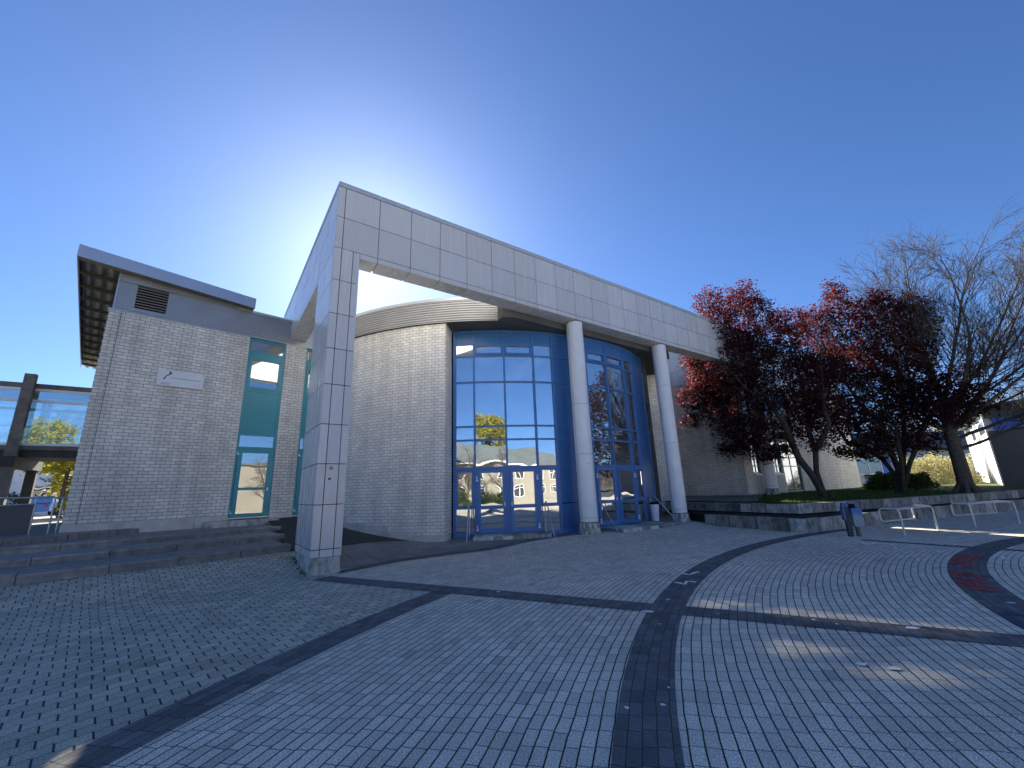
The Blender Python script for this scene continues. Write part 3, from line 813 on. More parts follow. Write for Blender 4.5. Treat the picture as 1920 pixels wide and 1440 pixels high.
# ------------------------------------------------------------------ round columns
FB = FP
def column(t, z0, joints, label, v=.32, zt=7.80):
    c = FP.p(t, v, 0); th = thing('round_column', label, 'column', (c[0], c[1], z0), 'white round columns under the beam')
    mb = MB(); js = [z0 + .42, z0 + .57] + joints + [zt]
    for a, b in zip(js[:-1], js[1:]): mb.lathe(c, [(.296, a + .004), (.305, a + .012), (.305, b - .012), (.296, b - .004)], 72)
    mb.build('shaft', M['column'], th, smooth=False)
    mb = MB(); mb.lathe(c, [(.288, z0 + .38), (.288, zt - .002)], 32); mb.build('shaft_core', M['joint'], th)
    a = math.atan2(-c[1], -c[0]) + R(-52)
    mb = MB(); q = c + np.array([math.cos(a), math.sin(a), 0]) * .3045
    for z1, z2 in zip(js[:-1], js[1:]): mb.tube([q + [0, 0, z1 + .015], q + [0, 0, z2 - .015]], .0045, 4)
    mb.build('seam', M['joint'], th)
    mb = MB(); mb.lathe(c, [(.375, z0 - .12), (.372, z0 + .12), (.35, z0 + .22), (.345, z0 + .385), (.325, z0 + .40)], 32); mb.build('column_base', M['base_concrete'], th)
    return th, c
c1, cc1 = column(8.84, .08, [2.8, 4.6], 'white round column in front of the blue facade, nearest to the pillar')
c2, cc2 = column(14.12, .08, [3.37, 5.88], 'white round column beside the terrace wall, right of the blue facade')
c3, cc3 = column(22.72, .82, [2.9, 4.8], 'white round column standing on the grass behind the red-leaved tree')
def scribble(c, x, y, strokes, th, s=.011):
    v = -np.array([c[0], c[1], 0]); v /= np.linalg.norm(v); pt = c + v * .307; w = np.array([v[1], -v[0], 0]) * -1
    q = onp(x, y, pt, v); mb = MB()
    for stq in strokes:
        P = []
        for a, b in stq:
            lat = (q - c) @ w + a * s; rr = math.sqrt(max(.306 ** 2 - lat * lat, 0)); P.append(c + w * lat + v * rr + np.array([0, 0, q[2] + b * s]))
        mb.tube(P, .006, 4)
    mb.build('graffiti', M['faded'], th)
scribble(cc1, 1103, 871, [[(-7, 6), (-1, 6)], [(-4, 6), (-4, -7)], [(3, 6), (7, 5), (6, 1), (3, 2), (3, 6)]], c1, .009)
scribble(cc3, 1442, 870, [[(-12, 20), (-4, 24), (-6, 10), (4, 12)], [(2, 6), (2, -6)], [(6, 6), (5, -5)], [(4, -10), (12, -12), (8, -18), (4, -20)]], c3, .011)
# ------------------------------------------------------------------ round hall
hb = thing('round_hall', 'round brick hall with a bowed blue glazed entrance front under a flat metal roof', 'building', FC)
ALW, ALB, ARB = -133.2, -95.85, -7.4     # brick from the left building to the glazing; brick again on the right
mb = MB(); mb.arcbox(ALW, ALB, 9.3, RO, .30, ZT, 60)
z0 = .22
mb.build('drum_wall', M['brick_drum'], hb)
mb = MB(); mb.arcbox(ALB + .003, ALB + .2, RF - .02, RO - .001, .30, ZT, 1); mb.build('brick_return', M['brick_drum'], hb)
mb = MB(); mb.arcbox(ARB, 40, 9.3, RO, .3, ZT, 30); mb.arcbox(ARB - .2, ARB - .003, RF - .02, RO - .001, .3, ZT, 1); mb.arcbox(40, 226.7, 9.3, RO, .3, ZT, 40); mb.build('drum_wall', M['brick'], hb)
# plinth steps up with the ramp
mb = MB()
for a0, a1, z in ((ALB + .2, -101.2, .335), (-101.21, -107.6, .47), (-107.61, -112.6, .62), (-112.61, -118, .75), (-118.01, -133.2, .98)):
    mb.arcbox(min(a0, a1), max(a0, a1), 9.28, RO + .012, -.1, z, 12)
mb.arcbox(ALB + .004, ALB + .205, RF - .02, RO + .012, -.1, .335, 1)
mb.build('plinth', M['concrete'], hb)
# corrugated fascia ring, swept round the drum
def fnD(a, o, z): return cyl(a, RO + o, z)
AF = -83.6
mb = MB(); pr = [(.115 + o * 1.0, z) for o, z in [(-q[0] - .035, q[1]) for q in ribs(7.61, 8.43, .09, .035)]]
mb.sweep(pr, fnD, list(np.linspace(ALW + 1, AF, 90))); mb.build('corrugated_fascia', M['siding_pale'], hb)
mb = MB(); mb.sweep(pr, fnD, list(np.linspace(-24, 35, 70))); mb.build('corrugated_fascia', M['siding_pale'], hb)
mb = MB(); mb.arcbox(ALW + 1, AF + .4, RO - .05, RO + .13, 8.432, 8.55, 60); mb.build('roof_edge_cap', M['cap'], hb)
mb = MB(); mb.arcbox(-24, 35, RO - .05, RO + .13, 8.432, 8.55, 40); mb.build('roof_edge_cap', M['cap'], hb)
mb = MB(); mb.arcbox(AF - .005, AF + .4, RO - .02, RO + .12, 7.607, 8.43, 1); mb.build('end_trim', M['cap'], hb)
# roof deck and dark soffit, cut off along the back of the beam
def redge(a, base):
    d = np.array([math.cos(R(a)), math.sin(R(a)), 0]); k = d @ BX
    t0 = (FC - C0) @ BX
    if k < -1e-6:
        q = (t0 - .62) / -k
        if q < base + .6 and AF - .01 < a < -23.5: return min(q, base + .35)
    return base
mb = MB(); A = list(np.linspace(-133.2, AF, 50)) + list(np.linspace(AF + .01, -24, 60)) + list(np.linspace(-23.9, 226.8, 120))
P = [cyl(a, redge(a, RO - .02)) for a in A]
SUNH = np.array([math.sin(SUN_AZ), math.cos(SUN_AZ)]); TAN = math.tan(SUN_EL)
def added_slot(g0, g1, w, z):   # invented roof opening, shaped to throw sun streaks onto the paving
    a, b = np.array(g0) + SUNH * z / TAN, np.array(g1) + SUNH * z / TAN
    d = (b - a) / np.linalg.norm(b - a); n = np.array([-d[1], d[0]]) * w / 2
    return [a - n, b - n, b + n, a + n]
GS = [(gz(1300, 1128)[:2], gz(1900, 1198)[:2], .60), (gz(1430, 1212)[:2], gz(1900, 1290)[:2], .72)]  # streaks on the paving that the invented roof openings are fitted to
from mathutils.geometry import tessellate_polygon
def holed(mb, outer, holes, z0, z1):
    rings = [[Vector((p[0], p[1], 0)) for p in outer]] + [[Vector((p[0], p[1], 0)) for p in h] for h in holes]
    flat = [p for q in rings for p in q]
    for tri in tessellate_polygon(rings):
        for z in (z0, z1): mb.face([(flat[k][0], flat[k][1], z) for k in tri])
    for q in rings:
        for k in range(len(q)):
            a, b = q[k], q[(k + 1) % len(q)]; mb.face([(a[0], a[1], z0), (b[0], b[1], z0), (b[0], b[1], z1), (a[0], a[1], z1)])
holed(mb, [(p[0], p[1]) for p in P[:-1]], [added_slot(*g, 8.41) for g in GS], 8.36, 8.46); mb.build('roof_deck', M['farroof'], hb)
mb = MB()
for a0, a1 in zip(A[:-1], A[1:]):
    if a0 >= ALB - 1 and a1 <= ARB + 1.5:
        r0, r1 = redge(a0, RO + .05), redge(a1, RO + .05)
        for zz in (7.60, 7.66): mb.face([cyl(a0, RF - .3, zz), cyl(a1, RF - .3, zz), cyl(a1, r1, zz), cyl(a0, r0, zz)])
        mb.face([cyl(a0, r0, 7.6), cyl(a1, r1, 7.6), cyl(a1, r1, 8.4), cyl(a0, r0, 8.4)])
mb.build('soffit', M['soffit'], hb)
# glazed front -------------------------------------------------
MUL = [-94.9, -90.2, -82.85, -75.55, -70.5, -60.45, -53.15, -45.0, -39.9, -31.5, -26.5, -21.5, -16.5, -12.0, -7.6]
TR = [.25, 2.44, 3.42, 3.91, 5.56, 6.58, 7.06, 7.58]
BAY = {}
for i, (a, b) in enumerate(zip(MUL[:-1], MUL[1:])):
    BAY[i] = 'glass' if i in (0, 1, 2, 3, 5, 6, 7) else ('solid' if i in (4, 8) else 'dark')  # dark bays: darker glass and frame stand in for reflected shade
class Bay:   # flat facet between two mullions
    def __init__(s, a, b):
        s.p, s.q = cyl(a, RF), cyl(b, RF); s.w = np.linalg.norm(s.q - s.p)
        ex = (s.q - s.p) / s.w; ey = np.array([-ex[1], ex[0], 0]); s.f = Fr(s.p, ex, ey)   # ey points into the hall
MW = .034
fm = MB(); fd = MB()
for i, a in enumerate(MUL):
    p = cyl(a, RF); er = np.array([math.cos(R(a)), math.sin(R(a)), 0]); et = np.array([-er[1], er[0], 0]); f = Fr(p, et, er)
    w = MW if i not in (0, 9) else MW * 1.5
    (fd if i > 9 else fm).box(f, -w, w, -.10, .05 if i <= 9 else .03, .12, 7.585)
def gridpane(mb, B, x0, x1, z0, z1, v=.0, t=.012):
    e = rng.normal(0, .0016, 2)
    mb.hexa([B.f.p(x, y + (e[0] if x == x1 else 0) + (e[1] if z == z1 else 0), z) for z in (z0, z1) for x, y in ((x0, v), (x1, v), (x1, v + t), (x0, v + t))])
panes, infill, dk = [], MB(), []
frame_rails = fm
for i, kind in BAY.items():
    B = Bay(MUL[i], MUL[i + 1]); x0, x1 = MW + .001, B.w - MW - .001
    rails = fm if kind != 'dark' else fd
    rb = TR[1:-1]
    for z in rb: rails.box(B.f, x0, x1, -.035 if kind != 'dark' else -.02, .07, z - .03, z + .03)
    rails.box(B.f, x0, x1, -.045, .07, 7.50, 7.583)
    if kind == 'solid': rails.box(B.f, x0, x1, -.045, .07, .12, .25)
    if kind == 'glass':
        infill.box(B.f, x0, x1, -.008, .02, 7.09, 7.50)
        for z0, z1 in zip(TR[1:-2], TR[2:-1]): panes.append((B, x0, x1, z0 + .03, z1 - .03))
    elif kind == 'solid':
        for z0, z1 in ((.25, 1.12), (1.15, 2.41), (2.47, 3.39), (3.45, 3.88), (3.94, 5.53), (5.59, 6.55), (6.61, 7.03), (7.09, 7.5)): infill.box(B.f, x0, x1, -.012, .02, z0, z1)
    else:
        for z0, z1 in zip([.12] + TR[1:-1], TR[1:]): dk.append((B, x0, x1, z0 + .03, z1 - .03))
fm.build('facade_frame', M['blue'], hb); fd.build('facade_frame', M['soffit'], hb); infill.build('infill_panel', M['blue_panel'], hb)  # second frame is a dark copy for the bays with painted shade
for B, x0, x1, z0, z1 in panes:
    mb = MB(); gridpane(mb, B, x0, x1, z0, z1, .02); mb.build('window_pane', M['glass'], hb)
for B, x0, x1, z0, z1 in dk:
    mb = MB(); gridpane(mb, B, x0, x1, z0, z1, .01); mb.build('shade_pane', M['glass_dark'], hb)
# top-hung sashes
for i in (1, 2, 5, 6):
    B = Bay(MUL[i], MUL[i + 1]); a, b = MW + .004, B.w - MW - .004; z0, z1 = 6.615, 7.025; mb = MB()
    for q in ((a, a + .07, z0, z1), (b - .07, b, z0, z1), (a + .071, b - .071, z0, z0 + .07), (a + .071, b - .071, z1 - .07, z1)): mb.box(B.f, q[0], q[1], -.06, .01, q[2], q[3])
    mb.build('window_sash', M['blue'], hb)
def doorleaf(i, hinge_left):
    B = Bay(MUL[i], MUL[i + 1]); a, b = MW + .03, B.w - MW - .03; zb, zt = .25, 2.40
    sf = MB()
    for q in ((MW, MW + .028), (B.w - MW - .028, B.w - MW)): sf.box(B.f, q[0], q[1], -.045, .06, .22, 2.41)
    sf.build('door_jamb', M['blue'], hb)
    mb = MB()
    for q in ((a, a + .12, zb, zt), (b - .12, b, zb, zt), (a + .121, b - .121, zb, zb + .17), (a + .121, b - .121, zt - .14, zt), (a + .121, b - .121, 1.04, 1.16)): mb.box(B.f, q[0], q[1], -.075, -.01, q[2], q[3])
    d = mb.build('door', M['blue'], hb)
    for z0, z1 in ((zb + .17, 1.04), (1.16, zt - .14)):
        g = MB(); gridpane(g, B, a + .12, b - .12, z0, z1, -.045); g.build('door_pane', M['glass'], d)
    hx, kx = (a, b - .07) if hinge_left else (b, a + .035)
    for z in (zb + .1, zt - .42):
        h = MB(); h.box(B.f, hx - .035, hx + .035, -.115, -.076, z, z + .05); h.box(B.f, hx - .02, hx + .012, -.117, -.076, z + .051, z + .17); h.build('hinge', M['white'], d)
    h = MB(); h.box(B.f, kx, kx + .035, -.10, -.076, 1.13, 1.26); h.build('door_handle', M['white'], d)
def sidelight(i):
    B = Bay(MUL[i], MUL[i + 1]); a, b = MW + .004, B.w - MW - .004; mb = MB()
    for q in ((a, a + .085, 1.06, 2.405), (b - .085, b, 1.06, 2.405), (a + .086, b - .086, 1.06, 1.17), (a + .086, b - .086, 2.30, 2.405)): mb.box(B.f, q[0], q[1], -.06, .01, q[2], q[3])
    mb.build('window_sash', M['blue'], hb)
    g = MB(); gridpane(g, B, a + .085, b - .085, 1.17, 2.30, -.03); g.build('window_pane', M['glass'], hb)
    g = MB(); gridpane(g, B, a, b, .26, 1.055, .02); g.build('window_pane', M['glass'], hb)
    g = MB(); g.box(B.f, a - .003, b + .003, -.045, .07, .10, .255); g.build('bottom_rail', M['blue'], hb)
doorleaf(1, True); doorleaf(2, False); doorleaf(5, True); doorleaf(6, False)
sidelight(0); sidelight(3); sidelight(7)
# inside
mb = MB(); mb.prism([tuple(cyl(a, RF - .12)[:2]) for a in np.linspace(-180, 174, 60)], .1, .2); mb.build('hall_floor', M['interior_floor'], hb)
mb = MB(); holed(mb, [tuple(cyl(a, RF - .2)[:2]) for a in np.linspace(-180, 174, 60)], [added_slot(g[0], g[1], g[2] + .04, 8.32) for g in GS], 8.30, 8.34); mb.build('hall_ceiling', M['interior'], hb)  # ceiling holes continue the added roof openings
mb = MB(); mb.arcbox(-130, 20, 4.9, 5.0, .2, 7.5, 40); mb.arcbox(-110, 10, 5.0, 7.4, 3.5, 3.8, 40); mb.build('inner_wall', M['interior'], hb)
# a red banner stand just inside the doors
bn = thing('banner_stand', 'red banner stand seen through the glass of the left blue door', 'banner', (-.72, 16.5, .2))
mb = MB(); f = Fr((-.62, 16.6, 0), np.array([1, 0, 0.]), np.array([0, 1., 0])); mb.box(f, -.22, .22, 0, .02, .28, 1.55); mb.box(f, -.1, .1, 0, .02, 1.55, 1.95); mb.build('banner', M['redbanner'], bn)
mb = MB(); mb.box(f, -.26, .26, -.1, .12, .2, .27); mb.build('foot', M['steel'], bn)

# door slabs
def slab(a0, a1, r0, r1, z, label):
    mb = MB(); m = (a0 + a1) / 2
    mb.arcbox(a0, m - .05, r0, r1, -.05, z, 4); mb.arcbox(m + .05, a1, r0, r1, -.05, z - .003, 4)
    o = mb.build('door_slab', M['base_concrete'], off=cyl(m, r1, z)); tag(o, label, 'door step')
slab(-90.2, -75.2, RF + .06, RO + .05, .235, 'low grey concrete slab below the left pair of blue doors')
slab(-60.6, -38.5, RF + .06, RO + .42, .225, 'low grey concrete slab below the blue doors right of the round column')

# A-shaped handrails at both door slabs
def handrail(a, r0, r1, label, zb=.12):
    c = cyl(a, r1, 0); th = thing('handrail', label, 'handrail', cyl(a, (r0 + r1) / 2, zb), 'steel handrails at the door slabs')
    top = cyl(a, r0 + .10, 1.22)
    mb = MB(); mb.tube([cyl(a, r0, .1), cyl(a, r0 + .02, 1.10), cyl(a, r0 + .05, 1.19), top], .021, 8); mb.build('post', M['steel'], th)
    mb = MB(); mb.tube([top, cyl(a, r0 + .2, 1.2), cyl(a, r0 + .26, 1.12), cyl(a, r1, .02)], .021, 8); mb.build('sloping_rail', M['steel'], th)
    mb = MB(); mb.box(Fr(cyl(a, r1, 0), np.array([math.cos(R(a)), math.sin(R(a)), 0]), np.array([-math.sin(R(a)), math.cos(R(a)), 0])), -.05, .05, -.04, .04, .0, .13); mb.build('foot_plate', M['steel'], th)
handrail(-91.4, RF + .25, RO + .12, 'steel handrail left of the left blue doors, next to the brick corner')
handrail(-74.6, RF + .1, RO + .12, 'steel handrail between the left blue doors and the round column')
handrail(-61.2, RF + .1, RO + .42, 'steel handrail just right of the nearest round column')
handrail(-38.2, RF + .1, RO + .42, 'steel handrail beside the white bin, near the second round column')
# white bin
wb = cyl(-39.3, RF + .33, .225)
bt = thing('waste_bin', 'white tapered bin with a dark liner standing beside the right blue doors', 'bin', wb)
mb = MB(); mb.lathe(wb * [1, 1, 0], [(.125, .226), (.175, .9), (.18, .905)], 20); mb.build('bin_body', M['bag'], bt)
mb = MB(); mb.lathe(wb * [1, 1, 0], [(.185, .88), (.19, .95), (.16, .96)], 20); mb.build('liner', M['black'], bt)

# ------------------------------------------------------------------ right wing
rw = thing('brick_wing', 'pale brick wing on the right, partly hidden behind the red-leaved trees', 'building', (14, 27, .9))
_q = gz(1470, 925, .912); _r = ray(1404, 925)
_t = np.linalg.solve(np.array([[_r[0], -AX[0]], [_r[1], -AX[1]]]), _q[:2]); K2 = np.array([_r[0] * _t[0], _r[1] * _t[0], 0])
FW = Fr(K2, AX, BX)      # u along the front, v back
def wu(x, y=900): return FW.uv(onp(x, y, K2, BX))[0]
U = [wu(1416), wu(1431), wu(1456), wu(1471), wu(1474), wu(1506), wu(1612)]
UE = U[6]; ZW = 2.05
mb = MB()
for u0, u1, z0, z1 in ((0, U[0], .7, ZT), (U[0], U[1], .7, ZW), (U[1], U[2], .7, ZT), (U[2], U[3], .7, ZW), (U[3], U[4], .7, ZT), (U[5], UE, .95, ZT), (U[0], U[1], 6.9, ZT), (U[2], U[3], 6.9, ZT), (U[4], U[5], 7.2, ZT)): mb.box(FW, u0, u1, 0, .35, z0, z1)
Wd = np.array([10.2, 25.8, 0]) - K2; Wl = np.linalg.norm(Wd); Wd = Wd / Wl; FS = Fr(K2, Wd, np.array([Wd[1], -Wd[0], 0]))
mb.box(FS, .36, Wl + 5.5, 0, .35, .8, ZT)
mb.build('brick_wall', M['brick'], rw)
mb = MB()   # rounded corner
def fnc(a, o, z): return FW.p(UE, 1.4, z) + (AX * math.cos(R(a)) + BX * math.sin(R(a))) * (1.4 + o)
mb.sweep([(0, .95), (0, ZT)], fnc, list(np.linspace(-90, 10, 16))); mb.build('rounded_corner', M['concrete'], rw)
mb = MB(); mb.box(FW, -.02, U[4], -.02, .35, .4, .92); mb.box(FW, U[5], UE, -.02, .35, .4, .95); mb.box(FS, .37, Wl + 5.5, -.02, .35, .4, .82); mb.build('plinth', M['concrete'], rw)
mb = MB()
mb.panels(FS.p(0, 0, 0), Wd, Z3, -FS.ey, [0] + [.9 * i for i in range(1, int((Wl + 5.5) / .9) + 1)], [7.63, 8.55, 9.45, 10.35]); mb.panels(FW.p(0, 0, 0), AX, Z3, -BX, [0] + [.95 * i for i in range(1, int(UE / .95) + 1)], [7.63, 8.55, 9.45, 10.35])
mb.build('upper_cladding', M['panel'], rw)
mb = MB(); mb.prism([tuple(FW.p(.03, .03, 0)[:2]), tuple(FW.p(UE, .03, 0)[:2]), tuple(FW.p(UE, 8, 0)[:2]), tuple(FS.p(Wl + 5.5, .03, 0)[:2])], 7.6, 10.3); mb.build('upper_storey', M['joint'], rw)
mb = MB(); mb.box(FW, -.04, UE, -.04, .3, 7.585, 7.625); mb.box(FS, .3, Wl + 5.5, -.04, .3, 7.586, 7.624); mb.build('drip_trim', M['fascia'], rw)
for u0, u1, z0, z1 in ((U[0], U[1], ZW, 6.9), (U[2], U[3], ZW, 6.9), (U[4], U[5], .95, 7.2)):
    fr = MB()
    for q in ((u0, u0 + .06, z0, z1), (u1 - .06, u1, z0, z1), (u0 + .061, u1 - .061, z0, z0 + .09), (u0 + .061, u1 - .061, z1 - .09, z1)): fr.box(FW, q[0], q[1], .06, .16, q[2], q[3])
    for z in (2.45, 3.35, 4.6, 5.8):
        if z0 + .3 < z < z1 - .3: fr.box(FW, u0 + .061, u1 - .061, .06, .15, z, z + .06)
    if u1 - u0 > .9: fr.box(FW, (u0 + u1) / 2 - .02, (u0 + u1) / 2 + .02, .07, .15, z0 + .091, 3.349)
    f = fr.build('window_frame', M['teal'], rw)
    g = MB(); g.box(FW, u0 + .062, u1 - .062, .10, .112, z0 + .09, z1 - .09); g.build('window_pane', M['glass_dark'], f)
    if z0 > 1: g = MB(); g.box(FW, u0 - .03, u1 + .03, -.06, .06, z0 - .09, z0 - .002); g.build('sill', M['teal'], f)
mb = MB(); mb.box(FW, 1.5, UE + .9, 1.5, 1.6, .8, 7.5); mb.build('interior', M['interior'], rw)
mb = MB(); mb.box(FW, UE - .3, UE, 8, 8.3, .5, ZT); mb.box(FW, -1, UE - .31, 8, 8.3, .5, ZT); mb.box(FW, UE + 1.0, UE + 1.38, 1.4, 8.3, .5, ZT); mb.build('rear_wall', M['brick'], rw)

# ------------------------------------------------------------------ terrace: two stepped concrete walls, lawn behind
LOWP = [np.array([7.62, 17.75]), np.array([9.2, 13.95]), np.array([14.88, 16.68]), np.array([22.3, 19.55]), np.array([40, 26.2])]
UPP = [np.array([7.45, 21.3]), np.array([8.2, 20.2]), np.array([10.3, 15.95]), np.array([15.75, 17.72]), np.array([22.9, 20.35]), np.array([40, 26.8])]
def offs(P, d):
    Q = []
    for i in range(len(P)):
        ns = []
        if i: t = P[i] - P[i - 1]; t /= np.linalg.norm(t); ns.append(np.array([-t[1], t[0]]))
        if i < len(P) - 1: t = P[i + 1] - P[i]; t /= np.linalg.norm(t); ns.append(np.array([-t[1], t[0]]))
        n = sum(ns); n = n / np.linalg.norm(n); Q.append(P[i] + n * d / max(.5, n @ ns[0]))
    return Q
def blockwall(P, z0, z1, step, label, depth=.42, zf=None):
    B = offs(P, depth); mb = MB(); r = random.Random(5 + int(z1 * 100)); k0, k1 = offs(P, .035), offs(P, depth - .02)
    th = thing('retaining_wall', label, 'retaining wall', (P[1][0], P[1][1], z0))
    for i in range(len(P) - 1):
        ln = np.linalg.norm(P[i + 1] - P[i]); nblk = max(1, round(ln / step)); cuts = [0] + sorted((k + r.uniform(-.1, .1)) / nblk for k in range(1, nblk)) + [1]
        for a, b in zip(cuts[:-1], cuts[1:]):
            g = .014 / ln; a2, b2 = a + (g if a else 0), b - (g if b < 1 else 0); dz, dn = r.uniform(-.008, .008), r.uniform(-.01, .01)
            t = P[i + 1] - P[i]; t = t / np.linalg.norm(t); n = np.array([-t[1], t[0]]) * dn
            q = [P[i] * (1 - a2) + P[i + 1] * a2 + n, P[i] * (1 - b2) + P[i + 1] * b2 + n, B[i] * (1 - b2) + B[i + 1] * b2, B[i] * (1 - a2) + B[i + 1] * a2]
            mb.prism([tuple(x) for x in q], z0, z1 + dz)
    mb.build('blocks', M['wall_blocks'], th)
    mb = MB()
    for i in range(len(P) - 1): mb.prism([tuple(k0[i]), tuple(k0[i + 1]), tuple(k1[i + 1]), tuple(k1[i])], zf if zf is not None else z0, z1 - .025)
    mb.build('joint_and_shade_filling', M['black'], th)  # black joints; below the upper tier also a painted shadow gap
    return B
LB = blockwall(LOWP, -.1, .425, .62, 'lower tier of the stained concrete block terrace wall, behind the metal benches', .17)
UB = blockwall(UPP, .448, .78, .62, 'upper tier of the stained concrete block terrace wall, edging the grass', zf=.2)
# tread between the tiers
mb = MB()
q = LB + [np.array([40, 26.7])] + UPP[::-1]; 
for i in range(len(LB) - 1):
    pass
poly = [tuple(p) for p in LB] + [tuple(p) for p in offs(UPP, .1)[::-1]]
mb.prism(poly, .1, .405); mb.build('terrace_tread', M['tread'], kind='structure')
# lawn surface
ub2 = [p + np.array([0, 0]) for p in UB]
def lawn_z(x, y):
    best = 9e9
    for i in range(len(UB) - 1):
        a, b = UB[i], UB[i + 1]; t = np.clip(((x - a[0]) * (b - a)[0] + (y - a[1]) * (b - a)[1]) / ((b - a) @ (b - a)), 0, 1)
        best = min(best, math.hypot(x - a[0] - t * (b - a)[0], y - a[1] - t * (b - a)[1]))
    return .765 + .17 * sstep(best / 5.0) + .012 * math.sin(x * 1.7) * math.cos(y * 1.3)
bmv = []; 
def lawn_sheet():
    V, F = [], []
    far = [np.array([11., 40.]), np.array([12., 41.]), np.array([15., 44.]), np.array([40., 75.]), np.array([90., 90.]), np.array([160., 60.])]
    ts_ = [0, .004, .012, .025, .045, .07, .1, .14, .19, .25, .33, .45, .6, .8, 1.0]
    segs = []
    U = dense([np.array(p) for p in UB], 10); Fa = dense(far, 10)
    n = len(U)
    for k in range(n):
        for t in ts_:
            p = U[k] * (1 - t) + Fa[k] * t; V.append((p[0], p[1], lawn_z(*p)))
    m = len(ts_)
    for k in range(n - 1):
        for j in range(m - 1): F.append((k * m + j, (k + 1) * m + j, (k + 1) * m + j + 1, k * m + j + 1))
    return struct(new_obj('lawn', V, F, M['lawn'], smooth=True))
lawn_sheet()
mb = MB(); pth = [(8.3, 21.3), (10.5, 18.9), (12.9, 22.6), (9.9, 25.7)]
mb.prism(pth, .5, [.815, .815, .95, .95]); mb.build('terrace_path', M['path'], kind='structure')
# ------------------------------------------------------------------ street furniture
def arc3(p, c, q, n=6):   # rounded bend from p to q around corner c
    p, c, q = map(lambda a: np.array(a, float), (p, c, q)); return [p * (1 - t) ** 2 + c * 2 * t * (1 - t) + q * t * t for t in np.linspace(0, 1, n)]
def make_bench(label):
    Lb = 1.93; b = thing('leaning_bench', label, 'bench', (0, 0, 0), 'tubular metal leaning benches by the terrace wall')
    H, D = .72, .50; r = .024
    def side(x):
        P = [np.array([x, 0, 0.]), np.array([x, 0, H - .14])] + arc3((x, 0, H - .12), (x, 0, H), (x, .13, H)) + [np.array([x, D - .14, H])] + arc3((x, D - .12, H), (x, D, H), (x, D, H - .12)) + [np.array([x, D, H - .25])] + arc3((x, D, H - .29), (x, D - .02, H - .38), (x + (.1 if x < 1 else -.1), D - .03, H - .38))
        return P
    for x in (0, Lb):
        mb = MB(); mb.tube(side(x), r, 10); mb.build('leg', M['rail'], b, smooth=True)
    mb = MB(); mb.tube([(.1, D - .03, H - .38), (Lb - .1, D - .03, H - .38)], r, 10); mb.build('foot_rail', M['rail'], b, smooth=True)
    f = Fr((0, 0, 0), np.array([1., 0, 0]), np.array([0, 1., 0]))
    mb = MB(); mb.box(f, .03, Lb - .03, .06, D - .08, H - .005, H + .022); mb.build('seat', M['seat'], b)
    mb = MB(); mb.tube([(.0, .02, H - .01), (Lb, .02, H - .01)], .018, 8); mb.build('front_rail', M['rail'], b)
    return b
b0 = make_bench('tubular metal leaning bench nearest to the blue litter bin')
p, q = gz(1697, 1003), gz(1759, 994); an = math.atan2(q[1] - p[1], q[0] - p[0])
b0.location = (p[0], p[1], 0); b0.rotation_euler = (0, 0, an)
p, q = gz(1830, 989), gz(1913, 983); an = math.atan2(q[1] - p[1], q[0] - p[0])
dup(b0, (p[0], p[1], 0), an, 'tubular metal leaning bench at the right edge of the picture, farther from the litter bin')
# litter bin on a flat post
bp_ = gz(1597, 1006); lbn = thing('litter_bin', 'blue and grey litter bin on a dark flat post in front of the terrace wall', 'litter bin', bp_)
f = Fr(bp_, np.array([math.cos(R(-8)), math.sin(R(-8)), 0]), np.array([math.sin(R(8)), math.cos(R(8)), 0]))
mb = MB(); mb.box(f, -.09, .06, -.05, .05, 0, 1.08); mb.build('post', M['post_blue'], lbn)
mb = MB(); mb.box(f, -.115, .075, -.065, .07, 1.0, 1.12); mb.box(f, -.135, -.093, -.07, .09, .55, 1.0); mb.build('post_cap', M['bin_blue'], lbn)
mb = MB()
prof = [(-.155, .0), (.155, .0), (.17, .02), (.17, .26), (.12, .31), (-.12, .31), (-.155, .28)]
for z0, z1, s0, s1 in ((.33, .42, .9, 1.0), (.42, .93, 1.0, 1.0)):
    a = [f.p(.27 + (x) * s0, -.12 + y * s0, z0) for x, y in prof]; b = [f.p(.27 + x * s1, -.12 + y * s1, z1) for x, y in prof]
    for i in range(len(a)): j = (i + 1) % len(a); mb.face([a[i], a[j], b[j], b[i]])
    mb.face(a[::-1]); mb.face(b)
mb.build('bin_body', M['bin_body'], lbn)
mb = MB(); mb.box(f, .12, .26, -.08, .16, .94, 1.08); mb.build('mouth', M['black'], lbn)
mb = MB(); mb.box(f, .10, .28, -.095, .18, 1.081, 1.10); mb.box(f, .262, .28, -.095, .18, .94, 1.08); mb.build('hood', M['bin_blue'], lbn)
mb = MB(); mb.lathe(f.p(.27, .04, 0), [(.075, 0), (.07, .33)], 14); mb.build('foot', M['timber_grey'], lbn); lbn.scale = (.84, .84, .84)

